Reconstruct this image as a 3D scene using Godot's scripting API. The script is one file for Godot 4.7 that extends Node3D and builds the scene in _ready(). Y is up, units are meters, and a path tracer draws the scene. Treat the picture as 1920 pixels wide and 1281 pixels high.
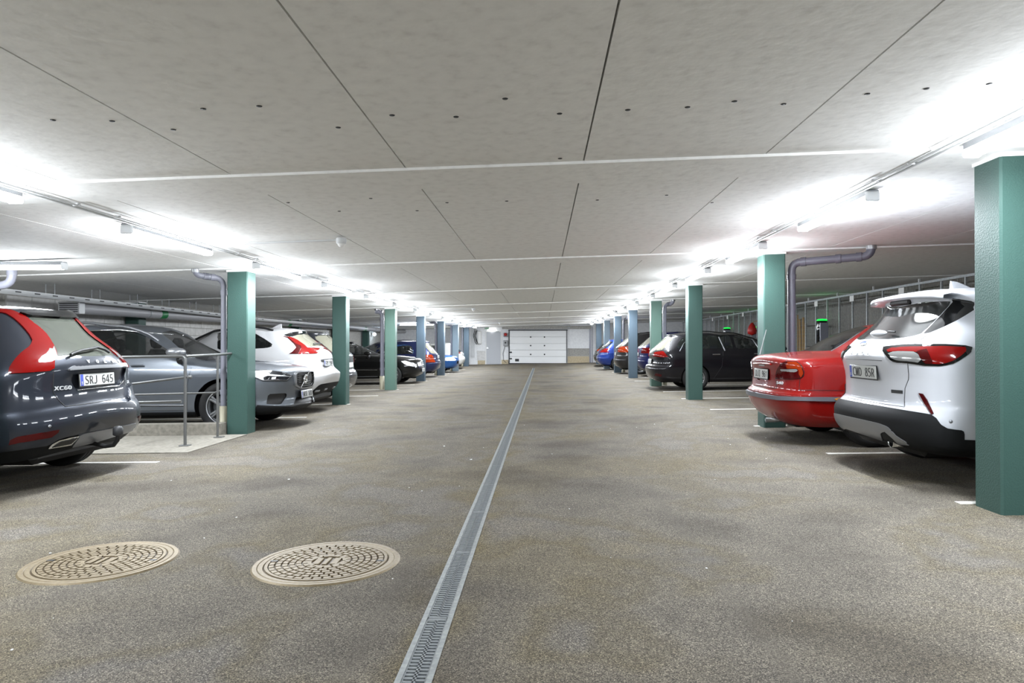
extends Node3D
# An underground car park: one long aisle between two rows of painted columns.
# x runs across the aisle (right +), -z runs along it, y is up.
const EYE := Vector3(0, 1.187, 0)
const YAW := 0.04265
const PITCH := 0.0065
const FOCAL := 1330.0          # pixels of the 1920 x 1281 frame
const KF := 0.0173             # cross fall of the floor
const KC := 0.0277             # cross fall of the ceiling
const HC := 2.4186             # ceiling height at x = 0
const XR := 3.073              # aisle face of the right columns
const XL := -4.219             # aisle face of the left columns
const Z0 := -4.891             # near face of the first columns
const SP := 5.094              # column spacing
const CW := 0.30               # column width
const ZEND := -43.0
const ZBACK := 9.0
const XWL := -9.15
const XWR := 10.3
const XF := 8.05               # storage cage front
const DR0 := -0.5266           # drain edges
const DR1 := -0.3919

var M := {}
var names := {}
var rng := RandomNumberGenerator.new()

# ------------------------------------------------------------------ naming
func numbered(called: String) -> String:
	if not names.has(called):
		names[called] = 0
		return called
	names[called] += 1
	return "%s_%03d" % [called, names[called]]

func thing(called: String, label: String, category: String, at := Vector3.ZERO, group := "") -> Node3D:
	var o := Node3D.new()
	o.name = numbered(called)
	add_child(o)
	o.position = at
	tag(o, label, category, group)
	return o

func tag(o: Node, label: String, category: String, group := "") -> void:
	o.set_meta("label", label)
	o.set_meta("category", category)
	if group:
		o.set_meta("group", group)

func part(called: String, mesh: Mesh, m: Material, parent: Node, at := Vector3.ZERO) -> MeshInstance3D:
	var o := MeshInstance3D.new()
	o.name = called
	o.mesh = mesh
	o.material_override = m
	o.position = at
	parent.add_child(o, true)
	return o

func single(called: String, mesh: Mesh, m: Material, label: String, category: String, at := Vector3.ZERO, group := "") -> MeshInstance3D:
	var o := MeshInstance3D.new()
	o.name = numbered(called)
	o.mesh = mesh
	o.material_override = m
	o.position = at
	add_child(o)
	tag(o, label, category, group)
	return o

func structure(called: String, mesh: Mesh, m: Material, at := Vector3.ZERO) -> MeshInstance3D:
	var o := MeshInstance3D.new()
	o.name = called
	o.mesh = mesh
	o.material_override = m
	o.position = at
	o.set_meta("kind", "structure")
	add_child(o)
	return o

# ------------------------------------------------------------------ shapes
func begin() -> SurfaceTool:
	var st := SurfaceTool.new()
	st.begin(Mesh.PRIMITIVE_TRIANGLES)
	return st

func done(st: SurfaceTool) -> ArrayMesh:
	st.generate_normals()
	return st.commit()

func quad(st: SurfaceTool, a: Vector3, b: Vector3, c: Vector3, d: Vector3) -> void:
	for p: Vector3 in [a, b, c, a, c, d]:
		st.add_vertex(p)

# box with y sheared by k * x; flat shaded
func bx(st: SurfaceTool, lo: Vector3, hi: Vector3, k := 0.0) -> void:
	st.set_smooth_group(-1)
	var p := []
	for i in 8:
		var x := hi.x if i & 1 else lo.x
		var y := hi.y if i & 2 else lo.y
		var z := hi.z if i & 4 else lo.z
		p.append(Vector3(x, y + k * x, z))
	for f in [[4, 6, 7, 5], [1, 3, 2, 0], [5, 7, 3, 1], [0, 2, 6, 4], [6, 2, 3, 7], [0, 4, 5, 1]]:
		quad(st, p[f[0]], p[f[1]], p[f[2]], p[f[3]])

# box with chamfered edges, centred, under a transform
func cbox(st: SurfaceTool, size: Vector3, ch: float, t := Transform3D()) -> void:
	st.set_smooth_group(-1)
	var h := size * 0.5
	ch = minf(ch, minf(h.x, minf(h.y, h.z)) * 0.98)
	var face := func(ax: int, s: float) -> Array:
		var u := (ax + 1) % 3
		var v := (ax + 2) % 3
		var r := []
		for q in [[-1, -1], [1, -1], [1, 1], [-1, 1]]:
			var w := Vector3.ZERO
			w[ax] = s * h[ax]
			w[u] = q[0] * (h[u] - ch)
			w[v] = q[1] * (h[v] - ch)
			r.append(w)
		return r
	for ax in 3:
		for s: float in [-1.0, 1.0]:
			var r: Array = face.call(ax, s)
			if s > 0:
				r.reverse()
			quad(st, t * r[0], t * r[1], t * r[2], t * r[3])
	# edges
	for ax in 3:
		var u := (ax + 1) % 3
		var v := (ax + 2) % 3
		for su: float in [-1.0, 1.0]:
			for sv: float in [-1.0, 1.0]:
				var a := Vector3.ZERO
				a[u] = su * h[u]; a[v] = sv * (h[v] - ch)
				var b := Vector3.ZERO
				b[u] = su * (h[u] - ch); b[v] = sv * h[v]
				var a0 := a; a0[ax] = -(h[ax] - ch)
				var a1 := a; a1[ax] = h[ax] - ch
				var b0 := b; b0[ax] = -(h[ax] - ch)
				var b1 := b; b1[ax] = h[ax] - ch
				if su * sv > 0:
					quad(st, t * a0, t * a1, t * b1, t * b0)
				else:
					quad(st, t * b0, t * b1, t * a1, t * a0)
	for sx: float in [-1.0, 1.0]:
		for sy: float in [-1.0, 1.0]:
			for sz: float in [-1.0, 1.0]:
				var a := Vector3(sx * h.x, sy * (h.y - ch), sz * (h.z - ch))
				var b := Vector3(sx * (h.x - ch), sy * h.y, sz * (h.z - ch))
				var c := Vector3(sx * (h.x - ch), sy * (h.y - ch), sz * h.z)
				var tri := [a, b, c] if sx * sy * sz < 0 else [a, c, b]
				for p: Vector3 in tri:
					st.add_vertex(t * p)

func chunk(size: Vector3, ch := 0.004) -> ArrayMesh:
	var st := begin()
	cbox(st, size, ch)
	return done(st)

# tube along points with round joints
func tube(st: SurfaceTool, pts: Array, r: float, n := 10, capped := true) -> void:
	st.set_smooth_group(1)
	var rings := []
	var up := Vector3.UP
	for i in pts.size():
		var d: Vector3
		if i == 0:
			d = pts[1] - pts[0]
		elif i == pts.size() - 1:
			d = pts[i] - pts[i - 1]
		else:
			d = (pts[i + 1] - pts[i]).normalized() + (pts[i] - pts[i - 1]).normalized()
		d = d.normalized()
		if absf(d.dot(up)) > 0.95:
			up = Vector3.RIGHT if absf(d.x) < 0.9 else Vector3.BACK
		var u := d.cross(up).normalized()
		var v := u.cross(d).normalized()
		var ring := []
		for k in n:
			var a := TAU * k / n
			ring.append(pts[i] + (u * cos(a) + v * sin(a)) * r)
		rings.append(ring)
		up = v
	for i in rings.size() - 1:
		for k in n:
			var j := (k + 1) % n
			quad(st, rings[i][k], rings[i + 1][k], rings[i + 1][j], rings[i][j])
	if capped:
		st.set_smooth_group(-1)
		for k in range(1, n - 1):
			for p: Vector3 in [rings[0][0], rings[0][k], rings[0][k + 1]]:
				st.add_vertex(p)
			var e: Array = rings[-1]
			for p: Vector3 in [e[0], e[k + 1], e[k]]:
				st.add_vertex(p)

# arc points between two straight runs: corner at c, coming from a, leaving to b
func bend(a: Vector3, c: Vector3, b: Vector3, r: float, n := 7) -> Array:
	var da := (a - c).normalized()
	var db := (b - c).normalized()
	var out := []
	for i in n + 1:
		var t := float(i) / n
		out.append((c + da * r).lerp(c, t).lerp(c.lerp(c + db * r, t), t))
	return out

# profile of (radius, height) turned about an axis
func lathe(st: SurfaceTool, prof: Array, n: int, t := Transform3D(), smooth := true) -> void:
	st.set_smooth_group(2 if smooth else -1)
	for i in prof.size() - 1:
		for k in n:
			var a := TAU * k / n
			var b := TAU * (k + 1) / n
			var p: Vector2 = prof[i]
			var q: Vector2 = prof[i + 1]
			var A := t * Vector3(p.x * cos(a), p.y, p.x * sin(a))
			var B := t * Vector3(q.x * cos(a), q.y, q.x * sin(a))
			var C := t * Vector3(q.x * cos(b), q.y, q.x * sin(b))
			var D := t * Vector3(p.x * cos(b), p.y, p.x * sin(b))
			if p.x < 1e-5:
				for v: Vector3 in [A, B, C]:
					st.add_vertex(v)
			elif q.x < 1e-5:
				for v: Vector3 in [A, B, D]:
					st.add_vertex(v)
			else:
				quad(st, A, B, C, D)

func turned(prof: Array, n := 20, t := Transform3D(), smooth := true) -> ArrayMesh:
	var st := begin()
	lathe(st, prof, n, t, smooth)
	return done(st)

func letters(text: String, height: float, depth := 0.003, width := -1.0, family := "Droid Sans", weight := 700) -> ArrayMesh:
	var tm := TextMesh.new()
	var f := SystemFont.new()
	f.font_names = PackedStringArray([family])
	f.font_weight = weight
	tm.font = f
	tm.text = text
	tm.font_size = 48
	tm.pixel_size = 0.01
	tm.depth = 0.05
	tm.curve_step = 2.0
	var arr := tm.get_mesh_arrays()
	var v: PackedVector3Array = arr[Mesh.ARRAY_VERTEX]
	var lo := Vector3(1e9, 1e9, 1e9)
	var hi := -lo
	for p in v:
		lo = lo.min(p)
		hi = hi.max(p)
	var c := (lo + hi) * 0.5
	var sy := height / maxf(hi.y - lo.y, 1e-4)
	var sx := sy if width < 0 else width / maxf(hi.x - lo.x, 1e-4)
	for i in v.size():
		v[i] = Vector3((v[i].x - c.x) * sx, (v[i].y - c.y) * sy, (v[i].z - c.z) / maxf(hi.z - lo.z, 1e-4) * depth)
	arr[Mesh.ARRAY_VERTEX] = v
	var am := ArrayMesh.new()
	var keep := []
	keep.resize(Mesh.ARRAY_MAX)
	keep[Mesh.ARRAY_VERTEX] = v
	keep[Mesh.ARRAY_NORMAL] = arr[Mesh.ARRAY_NORMAL]
	keep[Mesh.ARRAY_INDEX] = arr[Mesh.ARRAY_INDEX]
	am.add_surface_from_arrays(Mesh.PRIMITIVE_TRIANGLES, keep)
	return am

func facing(n: Vector3) -> Basis:
	n = n.normalized()
	var x := Vector3.UP.cross(n).normalized()
	return Basis(x, n.cross(x), n)

# ------------------------------------------------------------------ materials
func mat(c: Color, rough := 0.6, metal := 0.0, spec := 0.5) -> StandardMaterial3D:
	var m := StandardMaterial3D.new()
	m.albedo_color = c
	m.roughness = rough
	m.metallic = metal
	m.metallic_specular = spec
	return m

func hexm(h: String, rough := 0.6, metal := 0.0, spec := 0.5) -> StandardMaterial3D:
	return mat(Color.html(h), rough, metal, spec)

func paint(h: String, metal := 0.0, rough := 0.35) -> StandardMaterial3D:
	var m := hexm(h, rough, metal, 0.2)
	m.clearcoat_enabled = true
	m.clearcoat = 0.75
	m.clearcoat_roughness = 0.04
	return m

func glass(h: String, alpha: float) -> StandardMaterial3D:
	var m := hexm(h, 0.04)
	m.albedo_color.a = alpha
	m.transparency = BaseMaterial3D.TRANSPARENCY_ALPHA
	return m

func noise_tex(seed_: int, freq: float, size: int, ramp: Array, kind := FastNoiseLite.TYPE_SIMPLEX_SMOOTH, oct := 4, normal := -1.0) -> NoiseTexture2D:
	var n := FastNoiseLite.new()
	n.seed = seed_
	n.noise_type = kind
	n.frequency = freq
	n.fractal_octaves = oct
	n.fractal_type = FastNoiseLite.FRACTAL_FBM if oct > 1 else FastNoiseLite.FRACTAL_NONE
	var t := NoiseTexture2D.new()
	t.noise = n
	t.width = size
	t.height = size
	t.seamless = true
	t.generate_mipmaps = false
	if normal > 0:
		t.as_normal_map = true
		t.bump_strength = normal
	elif ramp:
		var g := Gradient.new()
		var offs := PackedFloat32Array()
		var cols := PackedColorArray()
		for r in ramp:
			offs.append(r[0])
			cols.append(Color.html(r[1]))
		g.offsets = offs
		g.colors = cols
		t.color_ramp = g
	return t

func world(m: StandardMaterial3D, per_metre: float) -> StandardMaterial3D:
	m.uv1_triplanar = true
	m.uv1_world_triplanar = true
	m.uv1_scale = Vector3.ONE * per_metre
	return m

func detail(m: StandardMaterial3D, t: Texture2D, per_metre: float) -> StandardMaterial3D:
	m.detail_enabled = true
	m.detail_albedo = t
	m.detail_blend_mode = BaseMaterial3D.BLEND_MODE_MUL
	m.detail_uv_layer = BaseMaterial3D.DETAIL_UV_2
	m.uv2_triplanar = true
	m.uv2_world_triplanar = true
	m.uv2_scale = Vector3.ONE * per_metre
	return m

func make_materials() -> void:
	# asphalt: fine stones, a bump of the same grain, broad dusty and brown patches
	var a := mat(Color(0.905, 0.895, 0.885), 0.85, 0.0, 0.35)
	var ag := noise_tex(3, 0.42, 1024, [[0.0, "454340"], [0.25, "64615c"], [0.5, "7b7771"], [0.72, "8f8b83"], [0.93, "a8a49a"], [1.0, "d6d1c6"]], FastNoiseLite.TYPE_CELLULAR, 1)
	(ag.noise as FastNoiseLite).cellular_return_type = FastNoiseLite.RETURN_CELL_VALUE
	a.albedo_texture = ag
	a.heightmap_enabled = true
	a.heightmap_texture = noise_tex(5, 0.42, 1024, [], FastNoiseLite.TYPE_CELLULAR, 1)
	a.heightmap_scale = 0.25
	a.vertex_color_use_as_albedo = true
	world(a, 0.62)
	detail(a, noise_tex(11, 0.007, 1024, [[0.0, "a9a49c"], [0.3, "d3d0ca"], [0.5, "e9e6df"], [0.62, "dcd6c4"], [0.75, "e6e5e5"], [1.0, "fdf8ec"]], FastNoiseLite.TYPE_SIMPLEX_SMOOTH, 6), 0.08)
	M.asphalt = a
	var c := mat(Color(1, 1, 1), 0.75)
	c.albedo_texture = noise_tex(21, 0.02, 1024, [[0.0, "e2e1df"], [0.3, "efefed"], [0.5, "f3f3f1"], [1.0, "f8f8f6"]], FastNoiseLite.TYPE_SIMPLEX_SMOOTH, 5)
	c.heightmap_enabled = true
	c.heightmap_texture = noise_tex(22, 0.05, 512, [], FastNoiseLite.TYPE_SIMPLEX, 4)
	c.heightmap_scale = 0.12
	world(c, 0.4)
	M.ceiling = c
	M.beam = c
	var w := mat(Color(1, 1, 1), 0.8)
	w.albedo_texture = noise_tex(31, 0.02, 512, [[0.0, "c6c5c2"], [1.0, "dddcda"]], FastNoiseLite.TYPE_SIMPLEX_SMOOTH, 4)
	world(w, 0.5)
	M.wall = w
	M.farwall = world(detail_free("e2e3e5", "f1f2f3", 44), 0.5)
	var wg := mat(Color(1, 1, 1), 0.85)
	wg.albedo_texture = noise_tex(32, 0.03, 512, [[0.0, "8f8d88"], [1.0, "b3b1ab"]], FastNoiseLite.TYPE_SIMPLEX_SMOOTH, 4)
	world(wg, 0.6)
	M.block = wg
	var cc := mat(Color(1, 1, 1), 0.85)
	cc.albedo_texture = noise_tex(33, 0.03, 512, [[0.0, "6e6a61"], [0.5, "827e74"], [1.0, "918c82"]], FastNoiseLite.TYPE_SIMPLEX_SMOOTH, 5)
	world(cc, 0.8)
	M.concrete = cc
	M.tan = world(detail_free("b0a184", "c7b99c", 34), 0.8)
	var peel := noise_tex(41, 0.09, 512, [], FastNoiseLite.TYPE_SIMPLEX, 2)
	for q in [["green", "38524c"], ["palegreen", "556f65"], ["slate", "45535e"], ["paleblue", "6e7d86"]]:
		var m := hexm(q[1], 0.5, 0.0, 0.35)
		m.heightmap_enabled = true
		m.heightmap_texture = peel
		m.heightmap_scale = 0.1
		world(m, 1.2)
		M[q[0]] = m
	M.lampbody = hexm("85878a", 0.5)
	M.white = hexm("e6e6e4", 0.45)
	M.line = world(detail_free("bdbbb4", "e2e0da", 35), 1.0)
	M.plastic = hexm("c9cbcc", 0.4)
	M.pvc = hexm("83848f", 0.35)
	M.pvcdark = hexm("62626d", 0.4)
	M.duct = hexm("a3a3a6", 0.4)
	M.steel = hexm("a9abad", 0.35, 0.9)
	M.galv = world(metal_noise("8e9294", "b4b8ba", 36), 1.5)
	M.rail = hexm("6f706f", 0.4, 0.6)
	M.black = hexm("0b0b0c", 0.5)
	M.rubber = hexm("151515", 0.75)
	M.darkgrey = hexm("2a2b2d", 0.55)
	M.trimblack = hexm("191a1b", 0.5)
	M.chrome = hexm("d8d9da", 0.12, 1.0)
	M.alloy = hexm("b9bbbe", 0.3, 0.9)
	M.darkalloy = hexm("55575a", 0.35, 0.8)
	M.seat = hexm("1d1d1f", 0.8)
	M.iron = world(metal_noise("73664f", "8c7f65", 37), 3.0)
	M.ironlow = world(metal_noise("4d4334", "63543d", 38), 3.0)
	M.grate = world(metal_noise("7f8485", "a2a6a5", 39), 2.5)
	M.gratedark = world(metal_noise("70757a", "8f9493", 40), 2.5)
	M.red = hexm("b3201c", 0.4)
	M.wood = hexm("b08d52", 0.7)
	M.woodred = hexm("8a5a3a", 0.7)
	M.signgreen = hexm("1c7a44", 0.4)

func detail_free(lo: String, hi: String, s: int) -> StandardMaterial3D:
	var m := mat(Color(1, 1, 1), 0.8)
	m.albedo_texture = noise_tex(s, 0.04, 256, [[0.0, lo], [1.0, hi]], FastNoiseLite.TYPE_SIMPLEX_SMOOTH, 4)
	return m

func metal_noise(lo: String, hi: String, s: int) -> StandardMaterial3D:
	var m := mat(Color(1, 1, 1), 0.5, 0.35)
	m.albedo_texture = noise_tex(s, 0.04, 256, [[0.0, lo], [1.0, hi]], FastNoiseLite.TYPE_SIMPLEX_SMOOTH, 4)
	return m

func fy(x: float) -> float:
	return KF * x

func cy(x: float) -> float:
	return HC + KC * x

# direction through a pixel of the photograph
func ray(u: float, v: float) -> Vector3:
	var b := Basis.from_euler(Vector3(PITCH, YAW, 0))
	return (b * Vector3((u - 960.0) / FOCAL, (640.5 - v) / FOCAL, -1)).normalized()

func project(p: Vector3) -> Vector2:
	var b := Basis.from_euler(Vector3(PITCH, YAW, 0))
	var q := b.transposed() * (p - EYE)
	return Vector2(960.0 + FOCAL * q.x / -q.z, 640.5 - FOCAL * q.y / -q.z)

# point where a pixel's ray meets the plane x = X or z = Z
func at_x(u: float, v: float, x: float) -> Vector3:
	var d := ray(u, v)
	return EYE + d * (x / d.x)

func at_z(u: float, v: float, z: float) -> Vector3:
	var d := ray(u, v)
	return EYE + d * (z / d.z)

func at_ceiling(u: float, v: float, drop := 0.0) -> Vector3:
	var d := ray(u, v)
	return EYE + d * ((HC - drop - EYE.y) / (d.y - KC * d.x))

func at_floor(u: float, v: float) -> Vector3:
	var d := ray(u, v)
	return EYE + d * (-EYE.y / (d.y - KF * d.x))

# ------------------------------------------------------------------ scene
func _ready() -> void:
	rng.seed = 7
	var cam := Camera3D.new()
	cam.name = "camera"
	cam.position = EYE
	cam.rotation = Vector3(PITCH, YAW, 0)
	cam.fov = rad_to_deg(2.0 * atan(640.5 / FOCAL))
	cam.near = 0.05
	cam.far = 200.0
	cam.current = true
	add_child(cam)
	var we := WorldEnvironment.new()
	we.name = "environment"
	var env := Environment.new()
	env.background_mode = Environment.BG_COLOR
	env.background_color = Color(0, 0, 0)
	env.tonemap_mode = Environment.TONE_MAPPER_LINEAR
	env.tonemap_exposure = 1.38
	env.sdfgi_enabled = true
	env.ssao_enabled = true
	env.ssil_enabled = true
	we.environment = env
	add_child(we)
	make_materials()
	build_lamps()
	build_shell()
	build_columns()
	build_ground_details()
	build_cars()
	build_services()
	build_far_wall()
	build_storage()
	build_railing()

# ------------------------------------------------------------------ lamps
const LAMP_GLOW := 14.0
const LAMP_POWER := 2.75

func lamp_meshes() -> Dictionary:
	var L := 1.58
	var st := begin()
	cbox(st, Vector3(0.11, 0.05, L), 0.006, Transform3D(Basis(), Vector3(0, -0.03, 0)))
	var body := done(st)
	st = begin()
	# opal trough: rounded cross section hanging below the body
	var prof := [Vector2(-0.052, -0.045), Vector2(-0.056, -0.062), Vector2(-0.046, -0.088), Vector2(-0.024, -0.1), Vector2(0.024, -0.1), Vector2(0.046, -0.088), Vector2(0.056, -0.062), Vector2(0.052, -0.045)]
	st.set_smooth_group(1)
	for i in prof.size() - 1:
		var p: Vector2 = prof[i]
		var q: Vector2 = prof[i + 1]
		var h := L / 2 - 0.02
		quad(st, Vector3(p.x, p.y, -h), Vector3(p.x, p.y, h), Vector3(q.x, q.y, h), Vector3(q.x, q.y, -h))
	var opal := done(st)
	st = begin()
	cbox(st, Vector3(0.118, 0.085, 0.03), 0.012, Transform3D(Basis(), Vector3(0, -0.058, 0)))
	var cap := done(st)
	st = begin()
	cbox(st, Vector3(0.05, 0.012, 0.06), 0.003, Transform3D(Basis(), Vector3(0, 0.0, 0)))
	return {"body": body, "opal": opal, "cap": cap, "clip": done(st), "wireclip": chunk(Vector3(0.08, 0.024, 0.02), 0.003)}

func add_lamp(ms: Dictionary, at: Vector3, turn: float, label: String, group: String, power := 1.0, wire := 0.0) -> void:
	var o := thing("fluorescent_lamp", label, "lamp", at, group)
	o.rotation.y = turn
	part("lamp_body", ms.body, M.lampbody, o)
	part("diffuser", ms.opal, M.opal, o)
	for s: float in [-1.0, 1.0]:
		part("end_cap", ms.cap, M.plastic, o, Vector3(0, 0, s * 0.785))
		part("ceiling_clip", ms.clip, M.steel, o, Vector3(0, 0, s * 0.5))
	if wire != 0.0:
		var st := begin()
		tube(st, [Vector3(wire, -0.034, -1.465), Vector3(wire, -0.034, 1.465)], 0.010, 8)
		part("conduit", done(st), M.plastic, o)
		st = begin()
		tube(st, [Vector3(wire * 1.4, -0.032, -1.465), Vector3(wire * 1.4, -0.032, 1.465)], 0.008, 8)
		part("conduit", done(st), M.plastic, o)
		for e: float in [-1.2, 0.0, 1.2]:
			part("conduit_clip", ms.wireclip, M.plastic, o, Vector3(wire * 1.2, -0.024, e))
	var n := 6 if at.z > -16.0 else 3
	for i in n:
		var l := OmniLight3D.new()
		l.name = "tube_light"
		l.position = Vector3(0, -0.25, ((i + 0.5) / n - 0.5) * 1.5)
		l.light_color = Color(0.945, 0.97, 1.0)
		l.light_energy = LAMP_POWER * power * 0.45 / n
		l.light_size = 0.085
		l.omni_range = 60.0
		l.omni_attenuation = 2.0
		l.shadow_enabled = true
		o.add_child(l, true)
	var d := AreaLight3D.new()
	d.name = "down_light"
	d.area_size = Vector2(0.1, 1.5)
	d.position = Vector3(0, -0.112, 0)
	d.rotation.x = -PI / 2
	d.light_color = Color(0.945, 0.97, 1.0)
	d.light_energy = LAMP_POWER * power * 1.9
	d.area_range = 60.0
	d.shadow_enabled = true
	o.add_child(d)

func build_lamps() -> void:
	M.opal = hexm("f4f4f0", 0.5)
	M.opal.emission_enabled = true
	M.opal.emission = Color(0.98, 0.99, 1.0)
	M.opal.emission_energy_multiplier = LAMP_GLOW
	var ms := lamp_meshes()
	for i in 16:
		var z := 2.0 - 2.93 * i
		if z < ZEND + 1.5:
			break
		var xr := 2.74
		add_lamp(ms, Vector3(xr, cy(xr) - 0.004, z), 0.0, "white tube lamp in the ceiling row beside the right columns", "ceiling lamps along the right columns", 1.0, -0.13)
		var xl := -3.78
		var zl := 2.13 - 2.93 * i
		add_lamp(ms, Vector3(xl, cy(xl) - 0.004, zl - 0.42), 0.0, "white tube lamp in the ceiling row beside the left columns", "ceiling lamps along the left columns", 1.0, 0.13)
	for q in [[-6.62, -8.42, "white tube lamp across the bay above the dark grey SUV with red lamps"], [-5.8, -32.6, "white tube lamp across the bay near the bright blue car"]]:
		add_lamp(ms, Vector3(q[0], cy(q[0]) - 0.01, q[1]), PI / 2, q[2], "ceiling lamps across the left bays")

# ------------------------------------------------------------------ shell
func build_shell() -> void:
	var st: SurfaceTool
	# floor: two slabs either side of the drain channel, with a gentle rise at the far gate
	st = begin()
	var zs := [ZBACK, -2.0, -6.0, -10.0, -20.0, -38.5, -41.0, ZEND - 0.3]
	var rise := [0.0, 0.0, 0.0, 0.0, 0.0, 0.0, 0.12, 0.14]
	st.set_smooth_group(1)
	var fn := FastNoiseLite.new()
	fn.seed = 5
	fn.frequency = 1.7
	fn.fractal_octaves = 4
	var lift := func(z: float) -> float:
		return 0.0 if z > -38.5 else (0.12 * (-38.5 - z) / 2.5 if z > -41.0 else 0.12 + 0.01 * (-41.0 - z))
	# sandy dirt washed up in ragged patches beside the drain and in the wheel tracks
	var soil := func(x: float, z: float) -> Color:
		var d := maxf(0.0, maxf(DR0 - x, x - DR1))
		var n := fn.get_noise_2d(x * 1.3, z)
		var n2 := fn.get_noise_2d(x * 0.35 + 40.0, z * 0.22)
		var s := clampf((n + 0.28) * 1.6, 0.0, 1.0) * clampf(1.0 - d / 0.16, 0.0, 1.0) if d < 0.16 else 0.0
		s = maxf(s, clampf((n2 - 0.05) * 2.2, 0.0, 0.45) if x > -3.2 and x < 2.2 else 0.0)
		return Color(1, 1, 1).lerp(Color(1.12, 0.93, 0.66), s)
	var near_ := [0.0, 0.02, 0.05, 0.09, 0.14, 0.2, 0.35, 0.6, 0.9, 1.2, 1.5, 1.9, 2.4, 3.0, 4.5, 7.0]
	var zlist := [ZBACK, 4.0]
	var zz := 0.0
	while zz > -40.9:
		zlist.append(zz)
		zz -= 0.12 if zz > -9.0 else (0.3 if zz > -20.0 else 0.7)
	zlist.append_array([-41.0, ZEND - 0.3])
	for side: int in [-1, 1]:
		var xs := []
		for d: float in near_:
			xs.append(DR0 - d if side < 0 else DR1 + d)
		xs.append(XWL - 0.3 if side < 0 else XWR + 0.3)
		for i in zlist.size() - 1:
			for j in xs.size() - 1:
				var q := []
				for e in [[j, i], [j, i + 1], [j + 1, i + 1], [j + 1, i]]:
					q.append(Vector3(xs[e[0]], fy(xs[e[0]]) + lift.call(zlist[e[1]]), zlist[e[1]]))
				if side < 0:
					q.reverse()
				for k in [0, 1, 2, 0, 2, 3]:
					st.set_color(soil.call(q[k].x, q[k].z))
					st.add_vertex(q[k])
	st.set_color(Color(1, 1, 1))
	for i in range(5, zs.size() - 1):
		quad(st, Vector3(DR0, fy(DR0) + rise[i], zs[i]), Vector3(DR0, fy(DR0) + rise[i + 1], zs[i + 1]), Vector3(DR1, fy(DR1) + rise[i + 1], zs[i + 1]), Vector3(DR1, fy(DR1) + rise[i], zs[i]))
	bx(st, Vector3(XWL - 0.3, -0.7, ZEND - 0.3), Vector3(XWR + 0.3, -0.45, ZBACK + 0.2))
	var floor_ := structure("floor", done(st), M.asphalt)
	# painted bay lines
	var bl := func(x0: float, x1: float, z: float) -> void:
		var s := begin()
		bx(s, Vector3(x0, 0.0, z - 0.04), Vector3(x1, 0.004, z + 0.04), KF)
		part("parking_line", done(s), M.line, floor_)
	for z: float in [-2.6, -5.27, -7.62, -10.2, -12.82, -15.45, -17.75, -20.4, -23.2, -25.6, -28.4, -30.7, -33.2, -35.8, -38.3]:
		bl.call(3.0 if z != -20.4 else 3.4, 7.7, z)
	for z: float in [-2.6, -5.1, -7.52, -12.36, -15.2, -17.82, -20.42, -22.95, -25.5, -28.0, -30.6, -33.0, -35.7, -38.2]:
		bl.call(-8.8, -4.16, z)
	# concrete walkway slab beside the railing
	st = begin()
	st.set_smooth_group(-1)
	var wk := [at_floor(463, 816), at_floor(352, 850), at_floor(140, 853), Vector3(-8.9, 0, -8.62), Vector3(-8.9, 0, -9.86), Vector3(-4.5, 0, -9.86)]
	var poly := PackedVector2Array()
	for p: Vector3 in wk:
		poly.append(Vector2(p.x, p.z))
	extrude_flat(st, poly, 0.0, 0.012, KF)
	part("walkway_slab", done(st), M.concrete, floor_)
	st = begin()
	bx(st, Vector3(-8.9, 0.0, -10.05), Vector3(-4.53, 0.17, -9.82), KF)
	part("kerb", done(st), M.concrete, floor_)
	# ceiling: backing, beams over the column lines, planks between them
	st = begin()
	bx(st, Vector3(XWL - 0.3, HC + 0.05, ZEND - 0.3), Vector3(XWR + 0.3, HC + 0.3, ZBACK + 0.2), KC)
	var ceil_ := structure("ceiling", done(st), M.ceiling)
	var zc := Z0 - CW / 2
	st = begin()
	bx(st, Vector3(XWL, -0.018, -0.285), Vector3(XWR, 0.06, 0.285), KC)
	var beam := done(st)
	st = begin()
	bx(st, Vector3(-0.595, 0, -(SP - 0.57) / 2), Vector3(0.595, 0.06, (SP - 0.57) / 2), KC)
	var slab := done(st)
	for i in range(-3, 8):
		var zb := zc - SP * i
		if zb < ZBACK and zb > ZEND:
			part("beam", beam, M.beam, ceil_, Vector3(0, HC, zb))
		var zm := zb - SP / 2
		for j in range(-7, 11):
			var x := -2.1234 + 0.6 + 1.2 * j
			if x < XWL + 0.2 or x > XWR - 0.1:
				continue
			part("slab", slab, M.ceiling, ceil_, Vector3(x, cy(x), zm))
	# fixing holes in the planks
	var hole := turned([Vector2(0.0, 0.0), Vector2(0.013, 0.0), Vector2(0.016, 0.004)], 10)
	for h in [[381, 204], [486, 199], [634, 239], [735, 216], [855, 219], [947, 185], [1049, 213], [1177, 206], [1289, 201], [1377, 190], [1469, 195], [210, 227], [99, 225], [325, 243], [1626, 176], [1737, 166], [1855, 157], [1050, 297], [750, 324], [636, 396], [540, 380], [695, 372], [838, 380], [782, 395], [950, 377], [1120, 375], [1250, 366], [1335, 380]]:
		var p := at_ceiling(h[0], h[1], 0.0)
		part("fixing_hole", hole, M.darkgrey, ceil_, p + Vector3(0, -0.003, 0))
	# outer walls
	st = begin()
	bx(st, Vector3(XWL - 0.3, -0.5, ZEND - 0.3), Vector3(XWL, 2.7, ZBACK + 0.2))
	var wl := structure("wall_left", done(st), M.block)
	var blk := chunk(Vector3(0.05, 0.19, 0.59), 0.005)
	for r in 5:
		for c in 30:
			part("block", blk, M.wall, wl, Vector3(XWL + 0.012, 1.16 + 0.2 * r, -12.0 - 0.6 * c - 0.3 * (r % 2)))
	st = begin()
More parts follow.
